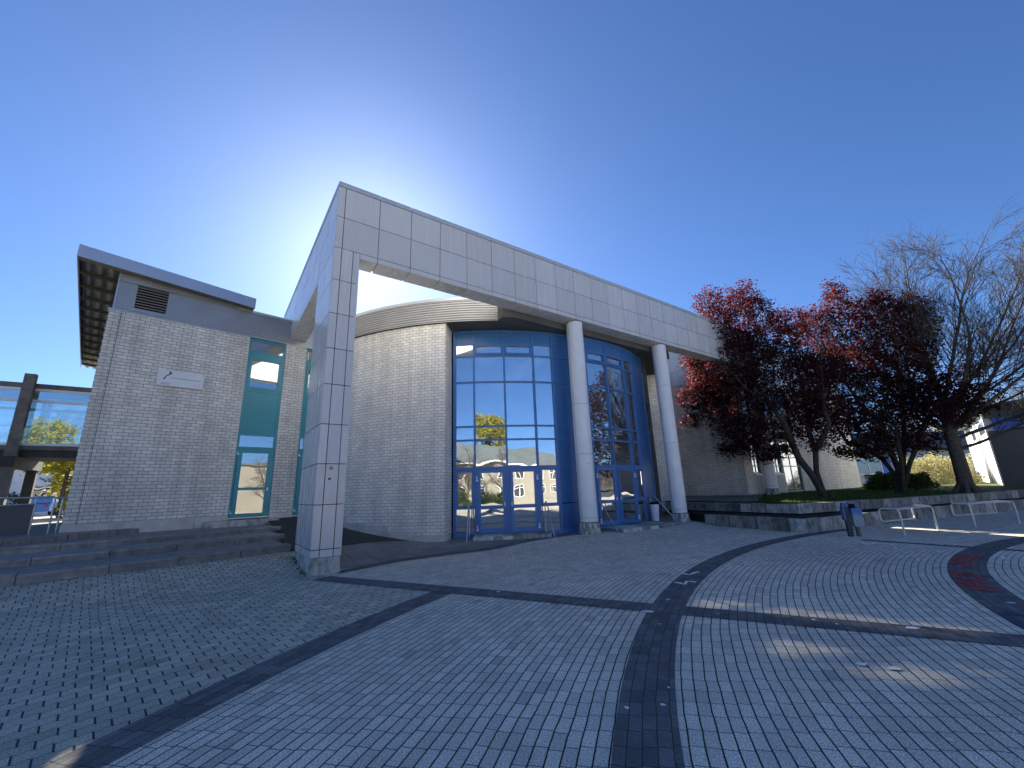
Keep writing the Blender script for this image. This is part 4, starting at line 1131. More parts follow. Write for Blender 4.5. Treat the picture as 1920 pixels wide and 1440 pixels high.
# ------------------------------------------------------------------ litter
def scrap(P, label, group='paper scraps on the paving', cat='paper scrap'):
    P = [np.array(p, float) for p in P]; c = sum(P) / len(P)
    zb = gh(c[0], c[1]) + .0115
    top = [(p[0], p[1], zb + rng.uniform(.001, .0045)) for p in P]; lo = [(p[0], p[1], zb) for p in P]
    mb = MB(); mb.face(top); mb.face(lo[::-1])
    for i in range(len(P)): j = (i + 1) % len(P); mb.face([lo[i], lo[j], top[j], top[i]])
    o = mb.build('paper_scrap', M['paper'], off=(c[0], c[1], zb)); tag(o, label, cat, group)
def ribbon(px, w, label):
    Q = dense([gz(x, y)[:2] for x, y in px], 3); top, n = [], len(Q); mb = MB()
    for i in range(n - 1):
        d = Q[i + 1] - Q[i]; d /= np.linalg.norm(d) + 1e-9; nn_ = np.array([-d[1], d[0]]) * w
        z = .013 + .006 * math.sin(i * 1.9)
        mb.prism([tuple(Q[i] - nn_), tuple(Q[i + 1] - nn_), tuple(Q[i + 1] + nn_), tuple(Q[i] + nn_)], .0095, z + .004)
    o = mb.build('paper_strip', M['paper'], off=(Q[0][0], Q[0][1], .01)); tag(o, label, 'paper strip', 'torn paper strips on the paving')
ribbon([(1279, 1077), (1292, 1079), (1310, 1073)], .022, 'white paper strip lying on the dark arc band, nearest to the round hall')
ribbon([(1266, 1093), (1284, 1097), (1288, 1091), (1305, 1093)], .02, 'crumpled white paper strip on the dark arc band, just before the band crossing')
ribbon([(1602, 1013), (1612, 1017), (1624, 1023)], .022, 'short bent paper strip in front of the blue litter bin')
ribbon([(1622, 1020), (1652, 1019), (1684, 1024)], .018, 'long thin paper strip lying between the litter bin and the first bench')
ribbon([(1677, 1027), (1683, 1031), (1692, 1034)], .022, 'short curled paper strip below the first bench')
ribbon([(1862, 1046), (1874, 1043), (1882, 1047), (1876, 1050)], .03, 'curled white paper loop beside the painted inner ring')
for x, y, s, lab in ((1215, 1148, .10, 'torn white paper at the crossing of the two dark bands'), (1252, 1126, .05, 'small white scrap on the arc band right above the crossing'),
        (1616, 1248, .07, 'round white scrap on the pale paving at lower right'), (1680, 1256, .08, 'flat white scrap beside the round one at lower right'),
        (1711, 1179, .10, 'white paper lying along the upper edge of the straight dark band'), (1381, 991, .14, 'white paper at the foot of the left terrace wall'),
        (1340, 1006, .08, 'small scrap on the paving between the second column and the terrace wall'), (1588, 1019, .10, 'pale scrap on the paving left of the paper strips'),
        (1610, 1013, .12, 'white paper lying just right of the litter bin foot'), (1780, 990, .12, 'white scrap under the space between the two benches'),
        (1793, 981, .12, 'white scrap behind the gap between the two benches'), (1887, 988, .2, 'white paper on the sunlit spot under the second bench'),
        (1722, 1011, .12, 'white scrap in front of the first bench'), (1765, 1036, .13, 'grey white scrap left of the painted ring'),
        (1897, 1132, .06, 'small white scrap inside the painted ring'), (934, 1111, .05, 'round white scrap on the straight dark band below the entrance'),
        (1398, 1056, .06, 'white scrap on the pale paving right of the arc band'), (123, 1086, .08, 'white scrap at the foot of the lowest stone step')):
    c = gz(x, y)[:2] if x != 123 else gz(x, y, .27)[:2]; k = int(rng.integers(4, 8)); a0 = rng.uniform(0, 6)
    scrap([c + s * rng.uniform(.3, 1.1) * np.array([math.cos(a0 + 6.283 * i / k), math.sin(a0 + 6.283 * i / k) * .75]) for i in range(k)], lab)
c = gz(1578, 1004)[:2]
for i in range(7):
    d = c + rng.normal(0, 1, 2) * [.22, .10]; s = rng.uniform(.03, .07); a0 = rng.uniform(0, 6)
    scrap([d + s * rng.uniform(.6, 1.1) * np.array([math.cos(a0 + 6.283 * k / 5), math.sin(a0 + 6.283 * k / 5)]) for k in range(5)], 'small white scrap in the litter pile left of the litter bin', 'litter pile at the bin')
for x, y in ((483, 1170), (475, 1166), (197, 1184), (292, 1162), (177, 1124), (393, 1086), (262, 1175), (640, 1110), (812, 1173), (690, 1312), (716, 1312), (1035, 1098), (1105, 1101), (1118, 1101), (1204, 1050), (1266, 1019), (1285, 1023), (1399, 1146), (1346, 1153), (1440, 1131), (1570, 1172), (1525, 1164), (1237, 1172), (1254, 1292), (1243, 1325), (988, 1346), (1175, 1330), (880, 1210), (1780, 1390), (1470, 1057), (1420, 1023), (1330, 1004), (870, 1158)):
    c = gz(x, y, gh(*gz(x, y)[:2]) * .9)[:2]; s = rng.uniform(.012, .026); a0 = rng.uniform(0, 6)
    scrap([c + s * rng.uniform(.6, 1.1) * np.array([math.cos(a0 + 6.283 * k / 5), math.sin(a0 + 6.283 * k / 5)]) for k in range(5)], 'tiny white crumb of litter lying alone on the grey paving', 'tiny litter crumbs', 'litter')

# ------------------------------------------------------------------ vegetation tools
def blades(P, Nrm_up, size, name, mat, parent=None, n3=False, jitter=.35, aspect=.55, kind=None, off=None):
    """small leaf faces at points P; random orientation"""
    n = len(P); a = rng.normal(size=(n, 3)); a[:, 2] *= .55; a /= np.linalg.norm(a, axis=1)[:, None]
    b = rng.normal(size=(n, 3)); b -= a * (a * b).sum(1)[:, None]; b /= np.linalg.norm(b, axis=1)[:, None]
    s = (size * rng.uniform(1 - jitter, 1 + jitter, n))[:, None]
    V = np.stack([P - a * s, P + b * s * aspect, P + a * s, P - b * s * aspect], 1).reshape(-1, 3)
    F = np.arange(4 * n).reshape(n, 4)
    o = new_obj(name, V, F, mat, parent, off=off)
    if kind: o['kind'] = kind
    return o
def colonize(seeds, blobs, N, step, infl, kill, iters=140, up=.12, density=None, rs=3, jit=.12):
    r = np.random.default_rng(rs)
    vol = np.array([b[1][0] * b[1][1] * b[1][2] for b in blobs]) ** .8; vol /= vol.sum(); A = []
    for (c, e), v in zip(blobs, vol):
        k = int(N * v) + 1; d = r.normal(size=(k, 3)); d /= np.linalg.norm(d, axis=1)[:, None]
        A.append(np.array(c) + d * np.array(e) * (r.uniform(.05, 1, k) ** .42)[:, None])
    A = np.concatenate(A); pos = [np.array(p, float) for p, _ in seeds]; par = [q for _, q in seeds]
    PA = np.array(pos); D = np.linalg.norm(A[:, None] - PA[None], axis=2); near = D.argmin(1); nd = D.min(1); alive = np.ones(len(A), bool)
    for it in range(iters):
        m = alive & (nd < infl)
        if not m.any():
            infl *= 1.35
            if infl > 40: break
            continue
        idx = np.unique(near[m]); new = []
        for i in idx:
            q = A[m & (near == i)] - pos[i]; q /= np.linalg.norm(q, axis=1)[:, None] + 1e-9
            d = q.mean(0) + [0, 0, up] + r.normal(0, jit, 3); d /= np.linalg.norm(d) + 1e-9
            new.append((i, pos[i] + d * step))
        s = len(pos)
        for i, p in new: pos.append(p); par.append(i)
        NP = np.array([p for _, p in new]); D = np.linalg.norm(A[:, None] - NP[None], axis=2); j = D.argmin(1); dm = D[np.arange(len(A)), j]
        u = dm < nd; nd[u] = dm[u]; near[u] = j[u] + s
        alive &= nd > kill
        if alive.sum() < 3 or len(pos) > 9000: break
    return np.array(pos), np.array(par)
def radii(pos, par, tip, expo=2.3, rmax=None):
    n = len(par); ch = np.zeros(n); acc = np.zeros(n)
    for i in range(n - 1, -1, -1):
        rr = max(tip, acc[i] ** (1 / expo)); acc[i] = rr
        if par[i] >= 0: acc[par[i]] += rr ** expo; ch[par[i]] += 1
    if rmax: 
        s = rmax / acc[0]; acc = np.where(acc > tip * 1.5, np.maximum(tip, acc * (s + (1 - s) * np.exp(-(acc - tip) / (tip * 8)))), acc)
    return acc, ch
def skeleton_mesh(pos, par, rad, n=6):
    k = len(pos); par = np.asarray(par); d = np.zeros((k, 3)); has = par >= 0
    d[has] = pos[has] - pos[par[has]]; d[~has] = [0, 0, 1]; d /= np.linalg.norm(d, axis=1)[:, None] + 1e-9
    ref = np.where(np.abs(d[:, 2:3]) < .95, [[0, 0, 1.]], [[1., 0, 0]]); a = np.cross(d, ref); a /= np.linalg.norm(a, axis=1)[:, None] + 1e-9; b = np.cross(d, a)
    t = np.linspace(0, 2 * math.pi, n, endpoint=False)
    V, F = [], []
    i = np.where(has)[0]; p = par[i]
    # each length of wood: ring at the parent's place (child's own frame) and ring at the child
    r0 = np.minimum(rad[p], rad[i] * 1.35); r1 = rad[i]
    ca, sa = np.cos(t)[None, :, None], np.sin(t)[None, :, None]
    o = a[i][:, None] * ca + b[i][:, None] * sa
    V = np.concatenate([(pos[p] - d[i] * r0[:, None] * .3)[:, None] + o * r0[:, None, None], pos[i][:, None] + o * r1[:, None, None]], 1).reshape(-1, 3)
    m = len(i); base = np.arange(m)[:, None] * 2 * n; j = np.arange(n); jn = (j + 1) % n
    F = np.stack([base + j, base + jn, base + n + jn, base + n + j], 2).reshape(-1, 4)
    return V, F
def chain(pts, step=.25):
    out = [np.array(pts[0], float)]
    for q in pts[1:]:
        q = np.array(q, float); k = max(1, int(np.linalg.norm(q - out[-1]) / step)); p = out[-1]
        out += [p * (1 - t) + q * t for t in np.linspace(0, 1, k + 1)[1:]]
    return out
def pxpt(x, y, base, off=0):
    v = np.array([base[0], base[1], 0]); v /= np.linalg.norm(v); return onp(x, y, np.array(base) + v * off, v)
def blob(x, y, rx, ry, base, off=0, dep=None):
    c = pxpt(x, y, base, off); s = np.linalg.norm(c - pxpt(x + 1, y, base, off)); v = np.linalg.norm(c - pxpt(x, y + 1, base, off))
    return (c, (rx * s, (dep or rx * s * .95), ry * v))
def seedchains(stems):
    seeds = []; 
    for st_ in stems:
        P = chain(st_); 
        for k, p in enumerate(P): seeds.append((p, (len(seeds) - 1) if k else -1))
    return seeds
def leafy(name, label, cat, base, stems, blobs, N, step, kill, tip, rbase, leaf, lsize, per, lmat, bark, group=None, rs=3, spread=.16, up=.12, sub=1.0, expo=2.35, thin=2.2, infl=2.2):
    th = thing(name, label, cat, base, group)
    seeds = seedchains(stems)
    # stems that start at the same point share the trunk foot
    pos, par = colonize(seeds, blobs, N, step, infl, kill, up=up, rs=rs)
    roots = np.where(par < 0)[0]
    rad, ch = radii(pos, par, tip, expo); root = np.arange(len(par))
    for i in range(len(par)):
        if par[i] >= 0: root[i] = root[par[i]]
    r0 = rad[root]; k = np.clip((rad - tip) / (r0 - tip + 1e-9), 0, 1) ** 1.15
    rad = tip + (rbase * np.where(root == roots[0], 1.0, .8) - tip) * k
    V, F = skeleton_mesh(pos, par, rad, 7)
    new_obj('trunk', V, F, bark, th, smooth=True)
    thinm = np.where(rad < tip * thin)[0]
    r = np.random.default_rng(rs + 50)
    k = r.choice(thinm, size=int(len(thinm) * sub), replace=False) if sub < 1 else thinm
    P = np.repeat(pos[k], per, 0); P = P + r.normal(0, spread, P.shape) * [1, 1, .75]
    blades(P, None, lsize, 'crown', lmat, th); print('TREE', name, len(pos), len(P))
    return th, len(pos), len(P)

# ---- the two red-leaved trees
T1 = gz(1546, 929, .90); T1[2] = .85
tb = lambda x, y, d=0: pxpt(x, y, T1, d)
stems = [[T1 + [0, 0, -.1], tb(1524, 893), tb(1497, 858), tb(1482, 825, -.3), tb(1468, 790, -.5)], [T1 + [.05, .05, -.1], tb(1531, 885, .1), tb(1529, 843, .1), tb(1521, 822, .4), tb(1514, 800, .6)], [tb(1529, 845, .1), tb(1540, 826, 0), tb(1553, 800, -.3)]]
B1 = [blob(1385, 605, 70, 52, T1), blob(1330, 570, 36, 30, T1, -1), blob(1392, 560, 36, 34, T1, .3), blob(1440, 640, 60, 45, T1, .5), blob(1370, 690, 90, 55, T1), blob(1325, 655, 45, 48, T1, -.5), blob(1330, 745, 55, 34, T1, .5), blob(1400, 775, 85, 50, T1), blob(1475, 715, 80, 75, T1), blob(1435, 835, 62, 36, T1), blob(1375, 830, 42, 28, T1, -.4), blob(1520, 755, 60, 46, T1, .8), blob(1490, 655, 52, 50, T1, 1), blob(1312, 700, 34, 40, T1, 0), blob(1300, 790, 26, 14, T1, 0), blob(1302, 640, 30, 22, T1, .6), blob(1480, 612, 40, 36, T1, .8), blob(1545, 690, 52, 44, T1, .6), blob(1500, 800, 46, 30, T1, .4), blob(1285, 745, 24, 20, T1, 0), blob(1555, 780, 50, 44, T1, .3), blob(1540, 830, 40, 20, T1, .2), blob(1322, 612, 44, 40, T1, -1.2), blob(1345, 650, 52, 36, T1, -.8), blob(1300, 668, 30, 26, T1, -.6)]
leafy('plum_tree', 'red-leaved plum tree with a forked trunk, in front of the brick wing', 'tree', T1, stems, B1, 4200, .22, .215, .008, .15, 'crown', .060, 22, M['leaf_red'], M['bark'], 'red-leaved trees on the terrace', rs=11, spread=.15)
T2 = gz(1690, 921, .92); T2[2] = .9
tb = lambda x, y, d=0: pxpt(x, y, T2, d)
stems = [[T2 + [0, 0, -.1], tb(1684, 880), tb(1665, 830, -.3), tb(1650, 790, -.5)], [T2 + [.1, 0, -.1], tb(1694, 870, .2), tb(1697, 815, .3), tb(1690, 765, .5)], [T2 + [-.1, .1, -.1], tb(1678, 890, .3), tb(1655, 862, .2), tb(1622, 838, 0), tb(1590, 830, -.2)], [T2 + [.12, .1, -.1], tb(1705, 870, 0), tb(1722, 830, -.2), tb(1737, 790, -.2)], [T2 + [0, -.1, -.1], tb(1690, 860, -.5), tb(1680, 810, -.8)]]
B2 = [blob(1530, 605, 50, 34, T2), blob(1575, 580, 46, 46, T2), blob(1562, 545, 22, 26, T2, -.6), blob(1640, 600, 66, 50, T2), blob(1650, 560, 34, 20, T2, -1), blob(1705, 580, 46, 34, T2), blob(1742, 605, 34, 26, T2, .5), blob(1610, 690, 100, 65, T2), blob(1700, 665, 75, 60, T2), blob(1560, 660, 50, 50, T2, .5), blob(1570, 750, 60, 50, T2), blob(1650, 780, 105, 50, T2), blob(1745, 745, 90, 42, T2), blob(1810, 742, 48, 22, T2, -.5), blob(1790, 790, 56, 18, T2, .5), blob(1640, 835, 70, 30, T2), blob(1720, 830, 55, 24, T2), blob(1600, 848, 50, 14, T2, .6), blob(1835, 735, 44, 18, T2, 0), blob(1805, 700, 50, 20, T2, .4), blob(1850, 770, 36, 12, T2, .2), blob(1770, 770, 70, 30, T2, -.5), blob(1700, 740, 80, 40, T2, .8), blob(1545, 700, 44, 44, T2, .2), blob(1530, 780, 40, 40, T2, 0)]
leafy('plum_tree', 'red-leaved plum tree with many stems, in front of the bare tree', 'tree', T2, stems, B2, 4600, .25, .245, .009, .13, 'crown', .068, 20, M['leaf_red'], M['bark'], 'red-leaved trees on the terrace', rs=23, spread=.17)

# ---- the big bare tree
T3 = gz(1813, 918, .93); T3[2] = .9
def bare_tree(name, label, base, trunk, rt, limbs, seed, group=None, bark=M['bark_grey'], twigs=True, scale=1.0, ts=.0075):
    r = np.random.default_rng(seed); th = thing(name, label, 'tree', base, group)
    P, Q, R0, R1 = [], [], [], []; tw = [[], [], [], []]
    def add(pts, r0, r1, fine=False):
        k = len(pts)
        for i in range(k - 1):
            a = r0 + (r1 - r0) * i / (k - 1); b = r0 + (r1 - r0) * (i + 1) / (k - 1)
            T = tw if fine else (P, Q, R0, R1)
            T[0].append(pts[i]); T[1].append(pts[i + 1]); T[2].append(a); T[3].append(b)
    def limb(p, d, ln, r0, lvl, trop):
        k = max(4, int(ln / (.34 if lvl < 2 else .3))); st_ = ln / k; pts = [p]
        for i in range(k):
            d = d + r.normal(0, .05, 3) + np.array([0, 0, trop]); d /= np.linalg.norm(d); pts.append(pts[-1] + d * st_)
        add(pts, r0, max(ts * .6, r0 * .12), lvl >= 2)
        if lvl >= 3: return
        n = int(ln * ({0: 2.6, 1: 4.0, 2: 4.2}[lvl])); 
        for j in range(n):
            t = r.uniform(.16, .98); i = min(k - 1, int(t * k)); q = pts[i] + (pts[i + 1] - pts[i]) * (t * k - i)
            dd = pts[i + 1] - pts[i]; dd /= np.linalg.norm(dd); s = r.normal(size=3); s -= dd * (s @ dd); s /= np.linalg.norm(s)
            ang = r.uniform(.4, .8); nd = dd * math.cos(ang) + s * math.sin(ang) + np.array([0, 0, .07])
            l2 = ln * (1 - t * .5) * r.uniform(.26, .46) if lvl < 1 else (ln * r.uniform(.3, .55) if lvl < 2 else r.uniform(.3, .8) * scale)
            limb(q, nd / np.linalg.norm(nd), l2, max(ts, r0 * (1 - .8 * t) * .38), lvl + 1, trop * .6)
    tp = chain(trunk, .3); add(tp, rt, rt * .74)
    for fl in range(7):
        a = fl * .9 + r.uniform(0, .5); add([tp[0] + [.9 * rt * math.cos(a) * 1.7, .9 * rt * math.sin(a) * 1.7, -.08], tp[0] + [rt * .5 * math.cos(a), rt * .5 * math.sin(a), .5]], rt * .42, rt * .3)
    for (h, az, el, ln, rr) in limbs:
        i = min(len(tp) - 1, int(h * (len(tp) - 1))); limb(tp[i].copy(), np.array([math.cos(az) * math.cos(el), math.sin(az) * math.cos(el), math.sin(el)]), ln, rr, 0, .012)
    def tubes(T, n):
        a, b, r0, r1 = [np.array(x) for x in T]; d = b - a; d /= np.linalg.norm(d, axis=1)[:, None] + 1e-9
        ref = np.where(np.abs(d[:, 2:3]) < .95, [[0, 0, 1.]], [[1., 0, 0]]); u = np.cross(d, ref); u /= np.linalg.norm(u, axis=1)[:, None]; w = np.cross(d, u)
        t = np.linspace(0, 2 * math.pi, n, endpoint=False); o = u[:, None] * np.cos(t)[None, :, None] + w[:, None] * np.sin(t)[None, :, None]
        V = np.concatenate([(a - d * r0[:, None] * .25)[:, None] + o * r0[:, None, None], b[:, None] + o * r1[:, None, None]], 1).reshape(-1, 3)
        m = len(a); base_ = np.arange(m)[:, None] * 2 * n; j = np.arange(n); jn = (j + 1) % n
        return V, np.stack([base_ + j, base_ + jn, base_ + n + jn, base_ + n + j], 2).reshape(-1, 4)
    V, F = tubes((P, Q, R0, R1), 7); new_obj('trunk', V, F, bark, th, smooth=True)
    V, F = tubes(tw, 3); new_obj('crown', V, F, bark, th)
    return th
tb = lambda x, y, d=0: pxpt(x, y, T3, d)
trunk = [T3 + [0, 0, -.1], tb(1806, 890), tb(1797, 860), tb(1786, 826), tb(1778, 795), tb(1772, 765)]
rv = math.atan2(T3[1], T3[0]) - math.pi / 2      # azimuth of "picture right"
def laz(side, depth): return rv + math.atan2(depth, side)
limbs = []; rl = random.Random(12)
for h_, phi, l_, r_ in ((.58, 76, 7.6, .075), (.5, -80, 3.2, .04), (.62, 66, 8.2, .085), (.6, -66, 5.2, .06), (.7, 56, 8.6, .09), (.72, 48, 8.8, .085), (.7, -56, 6.0, .07), (.75, 38, 9.0, .095), (.78, -46, 7.0, .08), (.8, 70, 7.6, .075),
        (.82, 30, 9.0, .095), (.85, -36, 7.6, .09), (.88, 22, 9.0, .10), (.9, -27, 8.2, .095), (.92, 13, 9.0, .10), (.95, -18, 8.6, .10), (.97, 6, 8.9, .105), (1, -9, 8.9, .105), (1, 0, 9.0, .11), (1, 44, 8.4, .085), (1, -40, 7.0, .08), (.9, 60, 7.8, .08)):
    dep = rl.uniform(-.45, .45); e_ = R(90 - abs(phi)); limbs.append((h_, laz(1 if phi > 0 else -1, dep / max(.25, abs(math.sin(R(phi)))) * .8), e_, l_ * .93, r_))
bare_tree('bare_tree', 'tall leafless tree with a thick dark trunk, right of the red-leaved trees', T3, trunk, .30, limbs, 4)

# ---- shrubs
def shrub(name, label, c, rx, ry, rz, n, size, mat, group=None, stems=14):
    r = np.random.default_rng(int(abs(c[0] * 100)) % 977 + 1); th = thing(name, label, 'shrub', c, group); c = np.array(c, float)
    mb = MB()
    for i in range(stems):
        a = r.uniform(0, 6.28); e = np.array([math.cos(a) * rx * .7, math.sin(a) * ry * .7, rz * r.uniform(.5, .95)]); mb.tube([c + e * [.1, .1, 0], c + e * [.45, .45, .5] + r.normal(0, .05, 3), c + e], [.03, .02, .008], 5)
    mb.build('stems', M['bark'], th)
    d = r.normal(size=(n, 3)); d[:, 2] = np.abs(d[:, 2]); d /= np.linalg.norm(d, axis=1)[:, None]
    lump = 1 + .16 * np.sin(d[:, 0] * 7 + c[0]) * np.cos(d[:, 1] * 6) + .1 * np.sin(d[:, 2] * 11)
    P = c + d * [rx, ry, rz] * (r.uniform(.1, 1, n) ** .3 * lump)[:, None] + [0, 0, .03]
    blades(P, None, size, 'foliage', mat, th)
    return th
def far_pt(x, y, dist, z=None):
    d = ray(x, y); k = dist / math.hypot(d[0], d[1]); p = CAM + d * k
    if z is not None: p[2] = z
    return p
b_ = far_pt(1762, 898, 47, .95); shrub('straw_shrub', 'big straw-coloured leafless shrub in sunlight between the two dark trunks', b_, 2.8, 2.0, 2.35, 13000, .065, M['leaf_straw'])
b_ = far_pt(1655, 903, 33, .93); shrub('green_shrub', 'small yellow-green shrub at the right corner of the brick wing', b_, .9, .8, 1.0, 3500, .06, M['leaf_green'])
b_ = far_pt(1715, 905, 33, .93); shrub('green_shrub', 'dark low shrub just right of the many-stemmed red tree', b_, 1.0, .8, .9, 3500, .06, M['leaf_green'])
# weeds in the corner by the pillar
P = []
for i in range(70):
    t = rng.uniform(0, 1.9); q = FP.p(-rng.uniform(.005, .09), t, 0); P.append([q[0], q[1], gh(q[0], q[1]) + rng.uniform(0, .05)])
o = blades(np.array(P), None, .035, 'weeds', M['grass'], aspect=.25, off=FP.p(0, 1, 0)); o['kind'] = 'stuff'
# grass on the terrace
n = 26000; UBs = np.array(UB); i = rng.integers(1, 4, n); t = rng.uniform(0, 1, n)[:, None]
e = UBs[i] * (1 - t) + UBs[i + 1] * t; dn = np.array([-.37, .93]); w = rng.uniform(0, 1, n)[:, None] ** 1.4 * 11
q = e + dn * w; cl = np.sin(q[:, 0] * 1.9) * np.cos(q[:, 1] * 2.3) + rng.normal(0, .5, n); keep = cl > -.45; q = q[keep]
z = np.array([lawn_z(*p) for p in q])
m = len(q); h = rng.uniform(.04, .11, m); a = rng.uniform(0, 6.28, m); wd = .012
bx, by = np.cos(a) * wd, np.sin(a) * wd; tx, ty = rng.normal(0, .03, m), rng.normal(0, .03, m)
V = np.stack([np.stack([q[:, 0] - bx, q[:, 1] - by, z - .005], 1), np.stack([q[:, 0] + bx, q[:, 1] + by, z - .005], 1), np.stack([q[:, 0] + tx, q[:, 1] + ty, z + h], 1)], 1).reshape(-1, 3)
o = new_obj('grass', V, np.arange(3 * m).reshape(m, 3), M['grass']); o['kind'] = 'stuff'
# ------------------------------------------------------------------ glazed footbridge, left
d = ray(80, 855); BP = CAM + d / math.hypot(d[0], d[1]) * 27.0; BP[2] = 0
FBr = Fr(BP, AX, BX)
fb = thing('footbridge', 'glazed footbridge with dark posts running into the left brick building', 'footbridge', (BP[0], BP[1], 1))
def bz(x, y): return onp(x, y, BP, BX)[2]
def bu(x, y): return FBr.uv(onp(x, y, BP, BX))[0]
zu, zd, ztp = bz(100, 858), bz(100, 841), bz(100, 729)
x0, x1 = -9.5, 3.2
mb = MB(); mb.box(FBr, x0, x1, 0, 2.4, zu, zd - .08); mb.build('deck_beam', M['timber'], fb)
mb = MB(); mb.box(FBr, x0, x1, -.08, 2.48, ztp - .04, ztp + .16); mb.box(FBr, x0, x1, -.05, .05, zd - .079, zd + .1); mb.build('roof_edge', M['timber_grey'], fb)
up = bu(45, 780); us = [up - 4.4, up, up + 4.4]
mb = MB()
for u in np.arange(up - 8.8, x1, 2.2):
    for v in (0, 2.4): mb.box(FBr, u - .055, u + .055, v - .05, v + .05, zd + .1, ztp - .04)
for z in (zd + .1, ztp - .66, ztp - .16):
    for v in (0, 2.4): mb.box(FBr, x0, x1, v - .045, v + .045, z, z + .11)
mb.build('glazing_frame', M['farwhite'], fb)
g = MB()
for v in (0, 2.4): g.box(FBr, x0, x1, v - .006, v + .006, zd + .17, ztp - .04)
g.build('glazing', M['glass_clear'], fb)
mb = MB()
for z in (zd + .45, zd + .95): mb.tube([FBr.p(x0, .25, z), FBr.p(x1, .25, z)], .022, 6)
for u in np.arange(up - 8.8, x1, 2.2): mb.tube([FBr.p(u + 1.1, .25, zd), FBr.p(u + 1.1, .25, zd + .95)], .02, 6)
mb.build('handrail', M['steel'], fb)
for u in (up - 7, up):
    for v in (-.32, 2.7):
        mb = MB(); mb.box(FBr, u - .17, u + .17, v - .14, v + .14, .9, ztp + .5); mb.build('post', M['timber_grey'] if v < 0 else M['timber'], fb)
    mb = MB(); mb.box(FBr, u - .22, u + .22, -.6, 3, zu - .42, zu - .002); mb.build('cross_beam', M['timber'], fb)
# small ramp railing with dark panels
rp = onp(55, 980, gz(55, 980, .93), BX); d0 = far_pt(58, 980, 17.5, .93)
rr_ = thing('ramp_railing', 'low railing with dark infill panel below the glazed footbridge', 'railing', d0)
dirL = -AX * .8 - BX * .15; dirL /= np.linalg.norm(dirL); fr_ = Fr(d0, dirL, np.array([-dirL[1], dirL[0], 0]))
mb = MB(); mb.hexa([fr_.p(u, v, z) for z0_, z1_ in ((0, 0),) for z in (.02, .78) for u, v in ((.02, -.02), (6, -.02), (6, .02), (.02, .02))]); mb.build('panel', M['navy_side'], rr_)
mb = MB(); mb.tube([fr_.p(-1.0, 0, .94), fr_.p(.9, 0, .98), fr_.p(6, 0, .75)], .024, 8); mb.tube([fr_.p(-.0, .1, .8), fr_.p(6, .1, .62)], .018, 8); mb.build('handrail', M['steel'], rr_)
for u in (0, -.35, -.5, -.95):
    mb = MB(); mb.tube([fr_.p(u, 0, 0), fr_.p(u, 0, .95)], .02, 8); mb.build('post', M['steel'], rr_)

# car in the sun
cpos = far_pt(98, 966, 52, .93); dr = np.array([math.cos(R(108)), math.sin(R(108)), 0]); FCr = Fr(cpos, dr, np.array([-dr[1], dr[0], 0]))
car = thing('parked_car', 'pale blue hatchback parked in the sun beyond the low railing', 'car', cpos)
side = [(-2.0, .35), (-2.05, .62), (-1.95, .92), (-1.55, 1.05), (1.0, 1.02), (1.75, .86), (2.02, .66), (2.05, .35)]
mb = MB()
a = [FCr.p(u, -.85, z) for u, z in side]; b = [FCr.p(u, .85, z) for u, z in side]
mb.face(a); mb.face(b[::-1]); [mb.face([a[i], b[i], b[(i + 1) % len(a)], a[(i + 1) % len(a)]]) for i in range(len(a))]
mb.build('body', M['carpaint'], car)
cab = [(-1.75, 1.02), (-1.45, 1.44), (-.9, 1.52), (.05, 1.48), (.95, 1.0)]
mb = MB(); a = [FCr.p(u, -.68 if z > 1.2 else -.80, z) for u, z in cab]; b = [FCr.p(u, .68 if z > 1.2 else .80, z) for u, z in cab]
mb.face(a); mb.face(b[::-1]); [mb.face([a[i], b[i], b[i + 1], a[i + 1]]) for i in range(len(a) - 1)]
mb.build('windows', M['glass_dark'], car)
mb = MB(); mb.hexa([FCr.p(u, v, z) for z in (1.50, 1.55) for u, v in ((-1.48, -.68), (.1, -.68), (.1, .68), (-1.48, .68))]); mb.build('roof', M['carpaint'], car)
for u in (-1.25, 1.3):
    for v in (-.8, .8):
        mb = MB(); c = FCr.p(u, v, .32); ey = FCr.ey
        ringp = lambda r, o: [c + ey * o + FCr.ex * r * math.cos(t) + np.array([0, 0, r * math.sin(t)]) for t in np.linspace(0, 6.283, 18, endpoint=False)]
        p0, p1 = ringp(.32, -.1), ringp(.32, .1); mb.face(p0); mb.face(p1[::-1]); [mb.face([p0[i], p1[i], p1[(i + 1) % 18], p0[(i + 1) % 18]]) for i in range(18)]
        mb.build('wheel', M['tyre'], car)
for v in (-.7, .55): mb = MB(); mb.box(FCr, -2.06, -1.95, v, v + .15, .72, .95); mb.build('tail_light', M['lamp_red'], car)

# ------------------------------------------------------------------ trees around
def leaftree(name, label, base, h, rad, n, size, mat, seed, group=None, lo=.25, bark=None, squash=1.0, tr=.2):
    r = np.random.default_rng(seed); base = np.array(base, float)
    blobs = []
    for i in range(9):
        t = r.uniform(lo, .88); w = rad * (.35 + .65 * math.sin(math.pi * min(1, (t - lo) / (1 - lo) * .8 + .2))); a = r.uniform(0, 6.28)
        blobs.append((base + [math.cos(a) * w * .55, math.sin(a) * w * .55, h * t], (rad * .48, rad * .48, rad * .42 * squash)))
    st_ = [[base + [0, 0, -.1], base + [r.normal(0, .1), r.normal(0, .1), h * lo], base + [r.normal(0, .2), r.normal(0, .2), h * .6]]]
    return leafy(name, label, 'tree', base, st_, blobs, n, h * .03, h * .034, .012, tr, 'crown', size, 14, mat, bark or M['bark'], group, rs=seed, spread=h * .022, infl=h * .3)
p = far_pt(112, 960, 40, .9); leaftree('spring_tree', 'yellow-green spring tree in the sun beneath the footbridge', p, 7.0, 4.2, 1300, .12, M['leaf_yellow'], 31, lo=.12, tr=.12)
